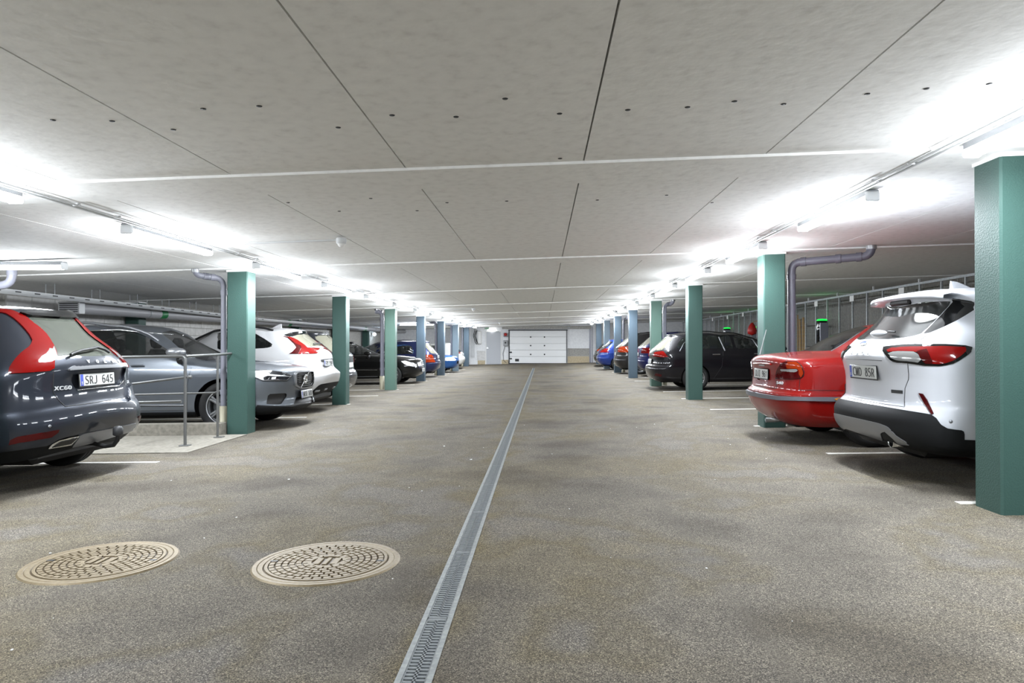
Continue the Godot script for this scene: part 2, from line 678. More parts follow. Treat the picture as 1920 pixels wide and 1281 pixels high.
	bx(st, Vector3(XWR, -0.5, ZEND - 0.3), Vector3(XWR + 0.3, 3.0, ZBACK + 0.2))
	structure("wall_right", done(st), M.block)
	st = begin()
	bx(st, Vector3(XWL - 0.3, -0.5, ZBACK), Vector3(XWR + 0.3, 3.0, ZBACK + 0.25))
	structure("wall_back", done(st), M.wall)

func extrude_flat(st: SurfaceTool, poly: PackedVector2Array, y0: float, y1: float, k: float) -> void:
	var idx := Geometry2D.triangulate_polygon(poly)
	for i in range(0, idx.size(), 3):
		var t := [poly[idx[i]], poly[idx[i + 1]], poly[idx[i + 2]]]
		if (t[1] - t[0]).cross(t[2] - t[0]) < 0:
			t.reverse()
		for p: Vector2 in t:
			st.add_vertex(Vector3(p.x, y1 + k * p.x, p.y))
	for i in poly.size():
		var a := poly[i]
		var b := poly[(i + 1) % poly.size()]
		quad(st, Vector3(a.x, y0 + k * a.x, a.y), Vector3(a.x, y1 + k * a.x, a.y), Vector3(b.x, y1 + k * b.x, b.y), Vector3(b.x, y0 + k * b.x, b.y))

func build_columns() -> void:
	var col := func(x0: float, i: int, m: Material, label: String, group: String) -> void:
		var z := Z0 - SP * i - CW / 2
		var xc := x0 + (CW / 2 if x0 > 0 else -CW / 2)
		var h := cy(xc) - fy(xc) - 0.018
		var o := thing("column", label, "column", Vector3(xc, fy(xc), z), group)
		var st := begin()
		cbox(st, Vector3(CW, h + 0.04, CW), 0.014, Transform3D(Basis(), Vector3(0, h / 2, 0)))
		part("shaft", done(st), m, o)
		st = begin()
		bx(st, Vector3(-CW / 2 - 0.006, h - 0.025, -CW / 2 - 0.006), Vector3(CW / 2 + 0.006, h + 0.012, CW / 2 + 0.006), KC)
		part("cap", done(st), M.beam, o)
	var rl := ["green painted column standing right beside the white SUV", "green painted column with a grey drain pipe, behind the red sedan", "green painted column in front of the black estate car", "pale green column standing behind the black estate car's rear", "slate blue column that hides part of the dark blue car", "dark slate column standing behind the black SUV's bumper", "pale blue column behind the blue car with red lamps", "slate column closest to the far wall on the right side"]
	var rm := ["green", "green", "green", "palegreen", "slate", "slate", "paleblue", "slate"]
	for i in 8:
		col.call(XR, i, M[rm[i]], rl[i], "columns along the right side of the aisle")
	var ll := ["green painted column beside the dark grey SUV, ahead of its bay", "green painted column that the grey handrail ends at", "green painted column behind the white SUV with red lamps", "green column with a thick grey drain pipe beside the black sedan", "pale blue column behind the black sedan's front", "slate blue column behind the dark blue estate car's bumper", "pale blue column behind the bright blue car's front", "slate column closest to the grey door on the left side"]
	var lm := ["green", "green", "green", "palegreen", "slate", "slate", "paleblue", "slate"]
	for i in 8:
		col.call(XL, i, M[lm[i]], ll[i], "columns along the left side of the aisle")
	for i in range(0, 7):
		col.call(-8.78, i, M.green, "green column standing against the left wall behind the cars", "columns along the left wall")

func build_ground_details() -> void:
	# drain channel with cast gratings
	var dr := thing("drainage_channel", "long grey slotted drain running down the middle of the aisle", "drain", Vector3(0, 0, 0))
	var xc := (DR0 + DR1) / 2
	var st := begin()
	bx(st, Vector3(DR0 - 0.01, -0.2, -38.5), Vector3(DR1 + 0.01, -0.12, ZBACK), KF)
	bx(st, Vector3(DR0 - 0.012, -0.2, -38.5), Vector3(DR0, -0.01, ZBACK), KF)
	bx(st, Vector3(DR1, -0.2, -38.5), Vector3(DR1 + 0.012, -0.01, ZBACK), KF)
	part("channel", done(st), M.black, dr)  # black paints in the shade down inside the channel
	for s in [[DR0, DR0 + 0.022], [DR1 - 0.022, DR1]]:
		st = begin()
		bx(st, Vector3(s[0], -0.04, -38.5), Vector3(s[1], 0.003, ZBACK), KF)
		part("edge_rail", done(st), M.grate, dr)
	st = begin()
	var w := DR1 - DR0 - 0.048
	for s: float in [-1.0, 1.0]:
		bx(st, Vector3(s * w / 2 - 0.004, -0.02, -0.497), Vector3(s * w / 2 + 0.004, 0.0, 0.497))
	bx(st, Vector3(-0.0065, -0.02, -0.497), Vector3(0.0065, -0.001, 0.497))
	for e: float in [-0.492, 0.492]:
		bx(st, Vector3(-w / 2, -0.02, e - 0.012), Vector3(w / 2, 0.0, e + 0.012))
	for k in 35:
		var z := -0.476 + k * 0.028
		bx(st, Vector3(-w / 2, -0.02, z - 0.007), Vector3(0, -0.001, z + 0.007))
		bx(st, Vector3(0, -0.02, z + 0.007), Vector3(w / 2, -0.001, z + 0.021))
	var g := done(st)
	for i in 47:
		part("grating", g, M.gratedark, dr, Vector3(xc, fy(xc), 8.4 - i * 1.0 + 0.0))
	# bits of grit and paper lying about
	st = begin()
	st.set_smooth_group(-1)
	for i in 60:
		var x := rng.randf_range(-3.6, 3.0)
		var z := -2.3 - pow(rng.randf(), 1.6) * 9.0
		if (x > DR0 - 0.05 and x < DR1 + 0.05) or Vector2(x + 2.51, z + 3.95).length() < 0.43 or Vector2(x + 1.2, z + 3.92).length() < 0.43:
			continue
		var s := rng.randf_range(0.002, 0.006) * (2.0 if i % 17 == 0 else 1.0)
		cbox(st, Vector3(s * 2.2, s * 0.7, s * 1.5), s * 0.2, Transform3D(Basis(Vector3.UP, rng.randf() * TAU), Vector3(x, fy(x) + s * 0.3, z)))
	part("grit", done(st), M.white, get_node("floor")).set_meta("kind", "stuff")
	# two cast iron covers
	manhole(Vector3(-2.51, 0, -3.95), 0.4, "round rusty manhole cover, the one farther from the drain")
	manhole(Vector3(-1.2, 0, -3.92), 0.4, "round rusty manhole cover next to the slotted drain")

func manhole(at: Vector3, r: float, label: String) -> void:
	at.y = fy(at.x)
	var o := thing("manhole_cover", label, "manhole cover", at, "manhole covers in the asphalt")
	o.rotation.z = KF
	part("frame", turned([Vector2(r - 0.062, 0.002), Vector2(r - 0.058, 0.007), Vector2(r - 0.034, 0.008), Vector2(r - 0.030, 0.004), Vector2(r - 0.026, 0.008), Vector2(r - 0.004, 0.008), Vector2(r + 0.004, 0.0)], 64, Transform3D(), false), M.iron, o)
	part("lid", turned([Vector2(0, 0.003), Vector2(r - 0.064, 0.003), Vector2(r - 0.062, 0.0)], 64), M.ironlow, o)
	var st := begin()
	st.set_smooth_group(-1)
	var sector := func(r0: float, r1: float, a0: float, a1: float) -> void:
		var n := maxi(1, int((a1 - a0) / 0.12))
		var y := 0.0095
		for i in n:
			var b0 := lerpf(a0, a1, float(i) / n)
			var b1 := lerpf(a0, a1, float(i + 1) / n)
			var p := func(rr: float, aa: float, yy: float) -> Vector3:
				return Vector3(rr * cos(aa), yy, rr * sin(aa))
			quad(st, p.call(r0, b0, y), p.call(r1, b0, y), p.call(r1, b1, y), p.call(r0, b1, y))
			quad(st, p.call(r1, b0, y), p.call(r1, b0, 0.002), p.call(r1, b1, 0.002), p.call(r1, b1, y))
			quad(st, p.call(r0, b0, 0.002), p.call(r0, b0, y), p.call(r0, b1, y), p.call(r0, b1, 0.002))
		for e in [[a0, 1], [a1, -1]]:
			var c := cos(e[0])
			var s := sin(e[0])
			quad(st, Vector3(r0 * c, y, r0 * s), Vector3(r0 * c, 0.002, r0 * s), Vector3(r1 * c, 0.002, r1 * s), Vector3(r1 * c, y, r1 * s))
	sector.call(r - 0.084, r - 0.068, 0.0, TAU)
	var rad := r - 0.09
	var k := 0
	while rad > 0.12:
		var n := int(TAU * rad / 0.052)
		for i in n:
			var a := TAU * (i + 0.5 * (k % 2)) / n
			sector.call(rad - 0.026, rad, a + 0.006 / rad, a + TAU / n - 0.006 / rad)
		rad -= 0.036
		k += 1
	# centre badge: a hexagon-like plate with bars
	for i in 6:
		sector.call(0.085, 0.105, TAU * i / 6 + 0.05, TAU * (i + 1) / 6 - 0.05)
	for q in [[-0.05, 0.0, 0.035, 0.055], [0.0, 0.0, 0.022, 0.062], [0.05, 0.0, 0.035, 0.055]]:
		bx(st, Vector3(q[0] - q[2] / 2, 0.002, q[1] - q[3]), Vector3(q[0] + q[2] / 2, 0.0095, q[1] + q[3]))
	part("tread_pattern", done(st), M.iron, o).set_meta("kind", "stuff")
	for s: float in [-1.0, 1.0]:
		st = begin()
		bx(st, Vector3(s * (r - 0.1) - 0.02, 0.006, -0.012), Vector3(s * (r - 0.1) + 0.02, 0.0102, 0.012))
		part("lifting_slot", done(st), M.black, o)

# ------------------------------------------------------------------ cars
# A body is lofted from rings that follow the feature lines of the car. Each ring:
# [rear x, rear y, front x, front y, side y at rear, middle, front, half width, rear depth, rear power, front depth, front power]
class Car:
	var node: Node3D
	var P := PackedVector3Array()
	var N := PackedVector3Array()
	var T := PackedInt32Array()
	var xf: Transform3D
	var near := 1.0
	var tm: TriangleMesh
	var L := 4.5
	var paint: Material

func quarter(a: float, w: float, pw: float, n: int) -> PackedVector2Array:
	# superellipse from (0, 0) [end centre] to (a, w) [side], evenly spaced by length
	var d := PackedVector2Array()
	var acc := PackedFloat32Array()
	var tot := 0.0
	for i in 65:
		var f := PI / 2 * i / 64.0
		var p := Vector2(a * (1.0 - pow(maxf(cos(f), 0.0), 2.0 / pw)), w * pow(sin(f), 2.0 / pw))
		if i > 0:
			tot += p.distance_to(d[i - 1])
		d.append(p)
		acc.append(tot)
	var out := PackedVector2Array()
	var j := 0
	for i in n + 1:
		var s := tot * i / n
		while j < 63 and acc[j + 1] < s:
			j += 1
		var t := 0.0 if acc[j + 1] - acc[j] < 1e-9 else clampf((s - acc[j]) / (acc[j + 1] - acc[j]), 0.0, 1.0)
		out.append(d[j].lerp(d[j + 1], t))
	out[0] = Vector2.ZERO
	out[n] = Vector2(a, w)
	return out

func half_ring(r: Array, nr: int, ns: int, nf: int) -> PackedVector3Array:
	var out := PackedVector3Array()
	var q := quarter(r[8], r[7], r[9], nr)
	for i in nr + 1:
		var t := float(i) / nr
		out.append(Vector3(r[0] + q[i].x, lerpf(r[1], r[4], t * t * (3 - 2 * t)), q[i].y))
	var x0: float = r[0] + r[8]
	var x1: float = r[2] - r[10]
	var c: float = 2.0 * r[5] - 0.5 * (r[4] + r[6])
	for i in range(1, ns):
		var t := float(i) / ns
		out.append(Vector3(lerpf(x0, x1, t), (1 - t) * (1 - t) * r[4] + 2 * t * (1 - t) * c + t * t * r[6], r[7]))
	q = quarter(r[10], r[7], r[11], nf)
	for i in nf + 1:
		var k := nf - i
		var t := float(i) / nf
		out.append(Vector3(r[2] - q[k].x, lerpf(r[6], r[3], t * t * (3 - 2 * t)), q[k].y))
	return out

func slope(a: float, b: float) -> float:
	return 0.0 if a * b <= 0.0 else 2.0 * a * b / (a + b)

func loft(car: Car, rows: Array, nr: int, ns: int, nf: int, sub: int) -> void:
	var H: Array[PackedVector3Array] = []
	for r: Array in rows:
		H.append(half_ring(r, nr, ns, nf))
	var nc := nr + ns + nf + 1
	var G: Array[PackedVector3Array] = []
	var m := H.size()
	for i in m - 1:
		for s in sub:
			var t := float(s) / sub
			var line := PackedVector3Array()
			line.resize(nc)
			var h00 := 2 * t * t * t - 3 * t * t + 1
			var h10 := t * t * t - 2 * t * t + t
			var h01 := -2 * t * t * t + 3 * t * t
			var h11 := t * t * t - t * t
			for c in nc:
				var p := H[i][c]
				var q := H[i + 1][c]
				var d := q - p
				var e := p - H[i - 1][c] if i > 0 else d
				var f := H[i + 2][c] - q if i < m - 2 else d
				var v := Vector3.ZERO
				for k in 3:
					v[k] = h00 * p[k] + h10 * slope(e[k], d[k]) + h01 * q[k] + h11 * slope(d[k], f[k])
				line[c] = v
			G.append(line)
	G.append(H[m - 1])
	var cols := 2 * (nc - 1)
	var nrow := G.size()
	for r in nrow:
		for c in cols:
			var p: Vector3 = G[r][c] if c < nc else G[r][cols - c]
			if c >= nc:
				p.z = -p.z
			if c == 0 or c == nc - 1:
				p.z = 0.0
			car.P.append(p)
	for r in nrow:
		for c in cols:
			var a := car.P[r * cols + (c + 1) % cols] - car.P[r * cols + (c + cols - 1) % cols]
			var b := car.P[mini(r + 1, nrow - 1) * cols + c] - car.P[maxi(r - 1, 0) * cols + c]
			var n := a.cross(b)
			car.N.append(n.normalized() if n.length() > 1e-9 else Vector3.UP)
	var probe := (nrow / 3) * cols + nr + ns / 2
	if car.N[probe].z * car.P[probe].z < 0:
		for i in car.N.size():
			car.N[i] = -car.N[i]
	for r in nrow - 1:
		for c in cols:
			var a := r * cols + c
			var b := r * cols + (c + 1) % cols
			var d := a + cols
			var e := b + cols
			for t in [[a, b, e], [a, e, d]]:
				var g := (car.P[t[1]] - car.P[t[0]]).cross(car.P[t[2]] - car.P[t[0]])
				if g.length() < 1e-10:
					continue
				car.T.append(t[0])
				if g.dot(car.N[t[0]] + car.N[t[1]] + car.N[t[2]]) < 0:
					car.T.append(t[1]); car.T.append(t[2])
				else:
					car.T.append(t[2]); car.T.append(t[1])
	var am := raw_mesh(car.P, car.N, car.T)
	car.tm = am.generate_triangle_mesh()

func raw_mesh(P: PackedVector3Array, N: PackedVector3Array, T: PackedInt32Array) -> ArrayMesh:
	# keep only the vertices in use
	var at := {}
	var p := PackedVector3Array()
	var n := PackedVector3Array()
	var t := PackedInt32Array()
	for i in T:
		if not at.has(i):
			at[i] = p.size()
			p.append(P[i])
			n.append(N[i])
		t.append(at[i])
	var arr := []
	arr.resize(Mesh.ARRAY_MAX)
	arr[Mesh.ARRAY_VERTEX] = p
	arr[Mesh.ARRAY_NORMAL] = n
	arr[Mesh.ARRAY_INDEX] = t
	var am := ArrayMesh.new()
	am.add_surface_from_arrays(Mesh.PRIMITIVE_TRIANGLES, arr)
	return am

# crop coordinates -> pixels of the photograph
func px(o: Array, pts: Array) -> PackedVector2Array:
	var out := PackedVector2Array()
	for i in range(0, pts.size(), 2):
		out.append(Vector2(o[0] + pts[i] / o[2], o[1] + pts[i + 1] / o[2]))
	return out

func pl(pts: Array) -> PackedVector2Array:
	var out := PackedVector2Array()
	for i in range(0, pts.size(), 2):
		out.append(Vector2(pts[i], pts[i + 1]))
	return out

func inside(p: Vector2, poly: PackedVector2Array) -> float:
	var best := 1e9
	var n := poly.size()
	for i in n:
		var a := poly[i]
		var ab := poly[(i + 1) % n] - a
		var t := clampf((p - a).dot(ab) / maxf(ab.length_squared(), 1e-12), 0.0, 1.0)
		best = minf(best, (a + ab * t).distance_squared_to(p))
	best = sqrt(best)
	return best if Geometry2D.is_point_in_polygon(p, poly) else -best

# cut the region under a polygon out of the body shell. mode: "pix" (seen through the photograph's lens), "side", "rear", "front", "top"
func cut(car: Car, poly: PackedVector2Array, mode: String, mirror := true, lo := -9.0, hi := 9.0) -> Array:
	var box := Rect2(poly[0], Vector2.ZERO)
	for p in poly:
		box = box.expand(p)
	box = box.grow(30.0 if mode == "pix" else 0.15)
	var cb := Basis.from_euler(Vector3(PITCH, YAW, 0)).transposed()
	var m := Transform3D(cb, cb * -EYE) * car.xf
	var eye := car.xf.affine_inverse() * EYE
	var D := PackedFloat32Array()
	D.resize(car.P.size())
	var used := PackedByteArray()
	used.resize(car.P.size())
	for i in car.T:
		used[i] = 1
	for i in car.P.size():
		D[i] = -1e3
		if not used[i]:
			continue
		var p := car.P[i]
		var n := car.N[i]
		if p.x < lo or p.x > hi:
			continue
		var q: Vector2
		match mode:
			"pix":
				if mirror and p.z * car.near < 0:
					p.z = -p.z
					n.z = -n.z
				if n.dot(eye - p) < 0.0:
					continue
				var w := m * p
				q = Vector2(960.0 + FOCAL * w.x / -w.z, 640.5 - FOCAL * w.y / -w.z)
			"side":
				if absf(n.z) < 0.22 or absf(p.z) < 0.3:
					continue
				q = Vector2(p.x, p.y)
			"rear":
				if n.x > -0.12:
					continue
				q = Vector2(absf(p.z), p.y)
			"front":
				if n.x < 0.1:
					continue
				q = Vector2(absf(p.z), p.y)
			"top":
				if n.y < 0.3:
					continue
				q = Vector2(p.x, absf(p.z))
		if box.has_point(q):
			D[i] = inside(q, poly)
	var keep := PackedInt32Array()
	var ins := PackedInt32Array()
	var edges := PackedInt32Array()
	for t in range(0, car.T.size(), 3):
		var v := [car.T[t], car.T[t + 1], car.T[t + 2]]
		var k := 0
		for i: int in v:
			if D[i] > 0.0:
				k += 1
		if k == 0:
			keep.append_array(PackedInt32Array(v))
		elif k == 3:
			ins.append_array(PackedInt32Array(v))
		else:
			# rotate so that v[0] is the odd one out
			var odd := k == 1
			while (D[v[0]] > 0.0) != odd:
				v.push_back(v.pop_front())
			var e1 := cut_edge(car, D, v[0], v[1])
			var e2 := cut_edge(car, D, v[0], v[2])
			D.append(0.0)
			D.append(0.0)
			var tip := PackedInt32Array([v[0], e1, e2])
			var rest := PackedInt32Array([e1, v[1], v[2], e1, v[2], e2])
			if odd:
				ins.append_array(tip)
				keep.append_array(rest)
				edges.append(e1); edges.append(e2)
			else:
				keep.append_array(tip)
				ins.append_array(rest)
				edges.append(e2); edges.append(e1)
	car.T = keep
	return [ins, edges]

func cut_edge(car: Car, D: PackedFloat32Array, a: int, b: int) -> int:
	var da := D[a]
	var db := D[b]
	var t := 0.5
	if da > -900 and db > -900:
		t = da / (da - db)
	car.P.append(car.P[a].lerp(car.P[b], t))
	car.N.append(car.N[a].lerp(car.N[b], t).normalized())
	return car.P.size() - 1

func panel(car: Car, called: String, poly: PackedVector2Array, mode: String, m: Material, off := 0.0, mirror := true, lo := -9.0, hi := 9.0) -> void:
	var r := cut(car, poly, mode, mirror, lo, hi)
	var all: PackedInt32Array = r[0]
	var edges: PackedInt32Array = r[1]
	# separate pieces become parts of their own; crumbs go back to the body
	var up := {}
	for i in all:
		up[i] = i
	var root := func(i: int) -> int:
		while up[i] != i:
			up[i] = up[up[i]]
			i = up[i]
		return i
	for t in range(0, all.size(), 3):
		var a: int = root.call(all[t])
		var b: int = root.call(all[t + 1])
		up[b] = a
		var c: int = root.call(all[t + 2])
		up[c] = a
	# cut points on one mesh edge are separate vertices: join them by place
	var place := {}
	for i: int in up.keys():
		var key := car.P[i].snapped(Vector3(1e-4, 1e-4, 1e-4))
		if place.has(key):
			var a: int = root.call(place[key])
			var b: int = root.call(i)
			up[b] = a
		else:
			place[key] = i
	var pieces := {}
	for t in range(0, all.size(), 3):
		var k: int = root.call(all[t])
		if not pieces.has(k):
			pieces[k] = PackedInt32Array()
		pieces[k].append_array(all.slice(t, t + 3))
	for k: int in pieces:
		var ins: PackedInt32Array = pieces[k]
		if ins.size() < 24:
			car.T.append_array(ins)
			continue
		var P := car.P.duplicate()
		var N := car.N.duplicate()
		if off != 0.0:
			var seen := {}
			for i in ins:
				if not seen.has(i):
					seen[i] = true
					P[i] = car.P[i] + car.N[i] * off
			for e in range(0, edges.size(), 2):
				var a := edges[e]
				var b := edges[e + 1]
				if not (seen.has(a) and seen.has(b)):
					continue
				var s := (car.P[b] - car.P[a]).cross(car.N[a]).normalized()
				if off < 0:
					s = -s
				var q := P.size()
				for v in [P[a], P[b], car.P[b] - car.N[b] * 0.004, car.P[a] - car.N[a] * 0.004]:
					P.append(v)
					N.append(s)
				ins.append_array(PackedInt32Array([q, q + 1, q + 2, q, q + 2, q + 3]))
		part(called, raw_mesh(P, N, ins), m, car.node)

# small traced piece: its outline laid on the body, proud by off (both sides when mirror)
func patch(car: Car, called: String, poly: PackedVector2Array, m: Material, off := 0.012, mirror := true, step := 5.0) -> void:
	var ring := PackedVector2Array()
	for i in poly.size():
		var a := poly[i]
		var b := poly[(i + 1) % poly.size()]
		var n := maxi(1, int(a.distance_to(b) / step))
		for k in n:
			ring.append(a.lerp(b, float(k) / n))
	var idx := Geometry2D.triangulate_polygon(ring)
	var tris := []
	for t in range(0, idx.size(), 3):
		tris.append([ring[idx[t]], ring[idx[t + 1]], ring[idx[t + 2]]])
	for pass_ in 6:
		var next := []
		var more := false
		for t in tris:
			var e := 0
			for i in 3:
				if (t[i] as Vector2).distance_squared_to(t[(i + 1) % 3]) > (t[e] as Vector2).distance_squared_to(t[(e + 1) % 3]) + 1e-6:
					e = i
			var a: Vector2 = t[e]
			var b: Vector2 = t[(e + 1) % 3]
			var c: Vector2 = t[(e + 2) % 3]
			if a.distance_to(b) > step * 1.6:
				more = true
				var q := (a + b) * 0.5
				next.append([a, q, c])
				next.append([q, b, c])
			else:
				next.append(t)
		tris = next
		if not more:
			break
	var seen := {}
	var look := func(q: Vector2) -> Array:
		var key := q.snapped(Vector2(0.01, 0.01))
		if not seen.has(key):
			seen[key] = hit(car, q.x, q.y)
		return seen[key]
	for flip: bool in ([false, true] if mirror else [false]):
		var st := begin()
		var s := Vector3(1, 1, -1 if flip else 1)
		st.set_smooth_group(1)
		for t in tris:
			var h := [look.call(t[0]), look.call(t[1]), look.call(t[2])]
			if h[0].is_empty() or h[1].is_empty() or h[2].is_empty():
				continue
			for p in h:
				st.add_vertex((p[0] + p[1] * off) * s)
		st.set_smooth_group(-1)
		for i in ring.size():
			var p: Array = look.call(ring[i])
			var q: Array = look.call(ring[(i + 1) % ring.size()])
			if p.is_empty() or q.is_empty():
				continue
			quad(st, (p[0] + p[1] * off) * s, (q[0] + q[1] * off) * s, (q[0] - q[1] * 0.006) * s, (p[0] - p[1] * 0.006) * s)
		part(called, done(st), m, car.node)

func drop(car: Car, poly: PackedVector2Array, mode: String, mirror := true) -> void:
	cut(car, poly, mode, mirror)

func finish_body(car: Car) -> void:
	part("body", raw_mesh(car.P, car.N, car.T), car.paint, car.node)

# where the pixel's ray meets the body, in the car's own frame: [position, normal]
func hit(car: Car, u: float, v: float, flip := false) -> Array:
	var inv := car.xf.affine_inverse()
	var o := inv * EYE
	var d := (inv.basis * ray(u, v)).normalized()
	var r := car.tm.intersect_ray(o, d)
	if r.is_empty():
		return []
	var p: Vector3 = r.position
	var n: Vector3 = r.normal
	if n.dot(d) > 0:
		n = -n
	if flip:
		p.z = -p.z
		n.z = -n.z
	return [p, n]

# thin strip (trim, seam, chrome line) laid along the body under a line of pixels
func strip(car: Car, called: String, pts: PackedVector2Array, r: float, m: Material, flip := false, lift := 0.0) -> void:
	var run := []
	for i in pts.size() - 1:
		var n := maxi(2, int(pts[i].distance_to(pts[i + 1]) / 5.0))
		for k in n + (1 if i == pts.size() - 2 else 0):
			var q := pts[i].lerp(pts[i + 1], float(k) / n)
			var h := hit(car, q.x, q.y, flip)
			if h:
				var p: Vector3 = h[0] + h[1] * lift
				if run.is_empty() or (run[-1].distance_to(p) < 0.35 and run[-1].distance_to(p) > 0.004):
					run.append(p)
	if run.size() > 1:
		var st := begin()
		tube(st, run, r, 6)
		part(called, done(st), m, car.node)

# line on the side of the body given in (x, y)
func side_strip(car: Car, called: String, pts: Array, r: float, m: Material, lift := 0.0) -> void:
	for s: float in [-1.0, 1.0]:
		var run := []
		for i in range(0, pts.size() - 2, 2):
			var a := Vector2(pts[i], pts[i + 1])
			var b := Vector2(pts[i + 2], pts[i + 3])
			var n := maxi(2, int(a.distance_to(b) / 0.08))
			for k in n + (1 if i == pts.size() - 4 else 0):
				var q := a.lerp(b, float(k) / n)
				var h := car.tm.intersect_ray(Vector3(q.x, q.y, s * 3.0), Vector3(0, 0, -s))
				if not h.is_empty():
					run.append(h.position + Vector3(0, 0, s * lift))
		if run.size() > 1:
			var st := begin()
			tube(st, run, r, 6)
			part(called, done(st), m, car.node)

func badge(car: Car, called: String, text: String, u: float, v: float, height: float, width: float, m: Material, slant := 0.0) -> void:
	var h := hit(car, u, v)
	if h.is_empty():
		return
	var o := part(called, letters(text, height, 0.006, width), m, car.node)
	o.transform = Transform3D(facing(h[1]), h[0] + h[1] * 0.004)

func plate(car: Car, text: String, pos: Vector3, n: Vector3, eu := true) -> void:
	var o := part("number_plate", chunk(Vector3(0.52, 0.112, 0.008), 0.003), M.platewhite, car.node)
	o.transform = Transform3D(facing(n), pos)
	var b := part("plate_frame", chunk(Vector3(0.54, 0.13, 0.007), 0.003), M.trimblack, o)
	b.position = Vector3(0, -0.003, -0.004)
	if eu:
		part("country_band", chunk(Vector3(0.042, 0.108, 0.003), 0.001), M.platelblue, o, Vector3(-0.236, 0, 0.0035))
		part("country_letter", letters("S", 0.026, 0.002), M.platewhite, o, Vector3(-0.236, -0.026, 0.0055))
	if text:
		part("plate_text", letters(text, 0.078, 0.003, 0.42, "Droid Sans Mono", 400), M.plateink, o, Vector3(0.022, 0, 0.005))

func disc_to_z() -> Basis:
	return Basis(Vector3.RIGHT, Vector3.BACK, Vector3.DOWN)

func wheel_meshes(R: float, W: float, rimr: float, spokes: int, double: bool) -> Dictionary:
	var b := disc_to_z()
	var t := Transform3D(b, Vector3.ZERO)
	var h := W / 2
	var prof := [Vector2(rimr - 0.02, h - 0.035), Vector2(rimr, h - 0.02), Vector2(rimr + 0.02, h - 0.003), Vector2((rimr + R) * 0.5, h + 0.006), Vector2(R - 0.03, h - 0.006), Vector2(R - 0.01, h - 0.022), Vector2(R, h - 0.04), Vector2(R, 0.035), Vector2(R - 0.008, 0.032), Vector2(R - 0.008, 0.024), Vector2(R, 0.021)]
	var full := []
	for p: Vector2 in prof:
		full.append(p)
	var back := prof.duplicate()
	back.reverse()
	for p: Vector2 in back:
		full.append(Vector2(p.x, -p.y))
	full.reverse()
	var tyre := turned(full, 40, t)
	var st := begin()
	lathe(st, [Vector2(rimr - 0.03, -h * 0.8), Vector2(rimr - 0.028, h - 0.06), Vector2(rimr - 0.012, h - 0.03), Vector2(rimr + 0.004, h - 0.012), Vector2(rimr + 0.004, h - 0.02)], 40, t)
	lathe(st, [Vector2(0.075, h - 0.09), Vector2(0.07, h - 0.035), Vector2(0.05, h - 0.028), Vector2(0.0, h - 0.026)], 20, t)
	for k in spokes:
		for dd: float in ([-0.1, 0.1] if double else [0.0]):
			var a := TAU * k / spokes + dd
			var len := rimr - 0.05
			var bs := Basis(Vector3.BACK, -a) if false else Basis(Vector3(0, 0, 1), a)
			cbox(st, Vector3(len, 0.032 if double else 0.055, 0.028), 0.008, Transform3D(bs, bs * Vector3(0.04 + len / 2, 0, 0) + Vector3(0, 0, h - 0.042)))
	var rim := done(st)
	var brake := turned([Vector2(0.0, -0.01), Vector2(rimr * 0.72, -0.01), Vector2(rimr * 0.72, 0.014), Vector2(0, 0.014)], 24, t)
	return {"tyre": tyre, "rim": rim, "brake": brake}

func add_wheels(car: Car, xs: Array, track: float, R: float, W := 0.22, spokes := 5, double := true, rimmat: Material = null) -> void:
	var rimr := R * 0.67
	var ms := wheel_meshes(R, W, rimr, spokes, double)
	for x: float in xs:
		for s: float in [-1.0, 1.0]:
			var w := part("wheel", ms.tyre, M.rubber, car.node, Vector3(x, R - 0.004, s * (track - W / 2)))
			if s < 0:
				w.rotation.y = PI
			part("rim", ms.rim, rimmat if rimmat else M.alloy, w)
			part("brake_disc", ms.brake, M.steel, w)

func arches(car: Car, xs: Array, y: float, R: float, lip := 0.0, m: Material = null) -> void:
	for x: float in xs:
		var c := PackedVector2Array()
		var e := PackedVector2Array()
		for k in 40:
			var a := TAU * k / 40
			c.append(Vector2(x + R * cos(a), y + R * sin(a)))
			e.append(Vector2(x + (R + lip) * cos(a), y + (R + lip) * sin(a)))
		drop(car, c, "side")
		if lip > 0.0:
			panel(car, "arch_trim", e, "side", m, 0.014)
	# dark liners inside the arches
	for x: float in xs:
		for s: float in [-1.0, 1.0]:
			var st := begin()
			st.set_smooth_group(1)
			for k in 16:
				var a0 := -0.35 + (PI + 0.7) * k / 16
				var a1 := -0.35 + (PI + 0.7) * (k + 1) / 16
				var r := R + 0.012
				var p0 := Vector3(x + r * cos(a0), y + r * sin(a0), 0)
				var p1 := Vector3(x + r * cos(a1), y + r * sin(a1), 0)
				quad(st, p0 + Vector3(0, 0, s * 0.55), p1 + Vector3(0, 0, s * 0.55), p1 + Vector3(0, 0, s * 0.86), p0 + Vector3(0, 0, s * 0.86))
			part("wheel_liner", done(st), M.black, car.node)

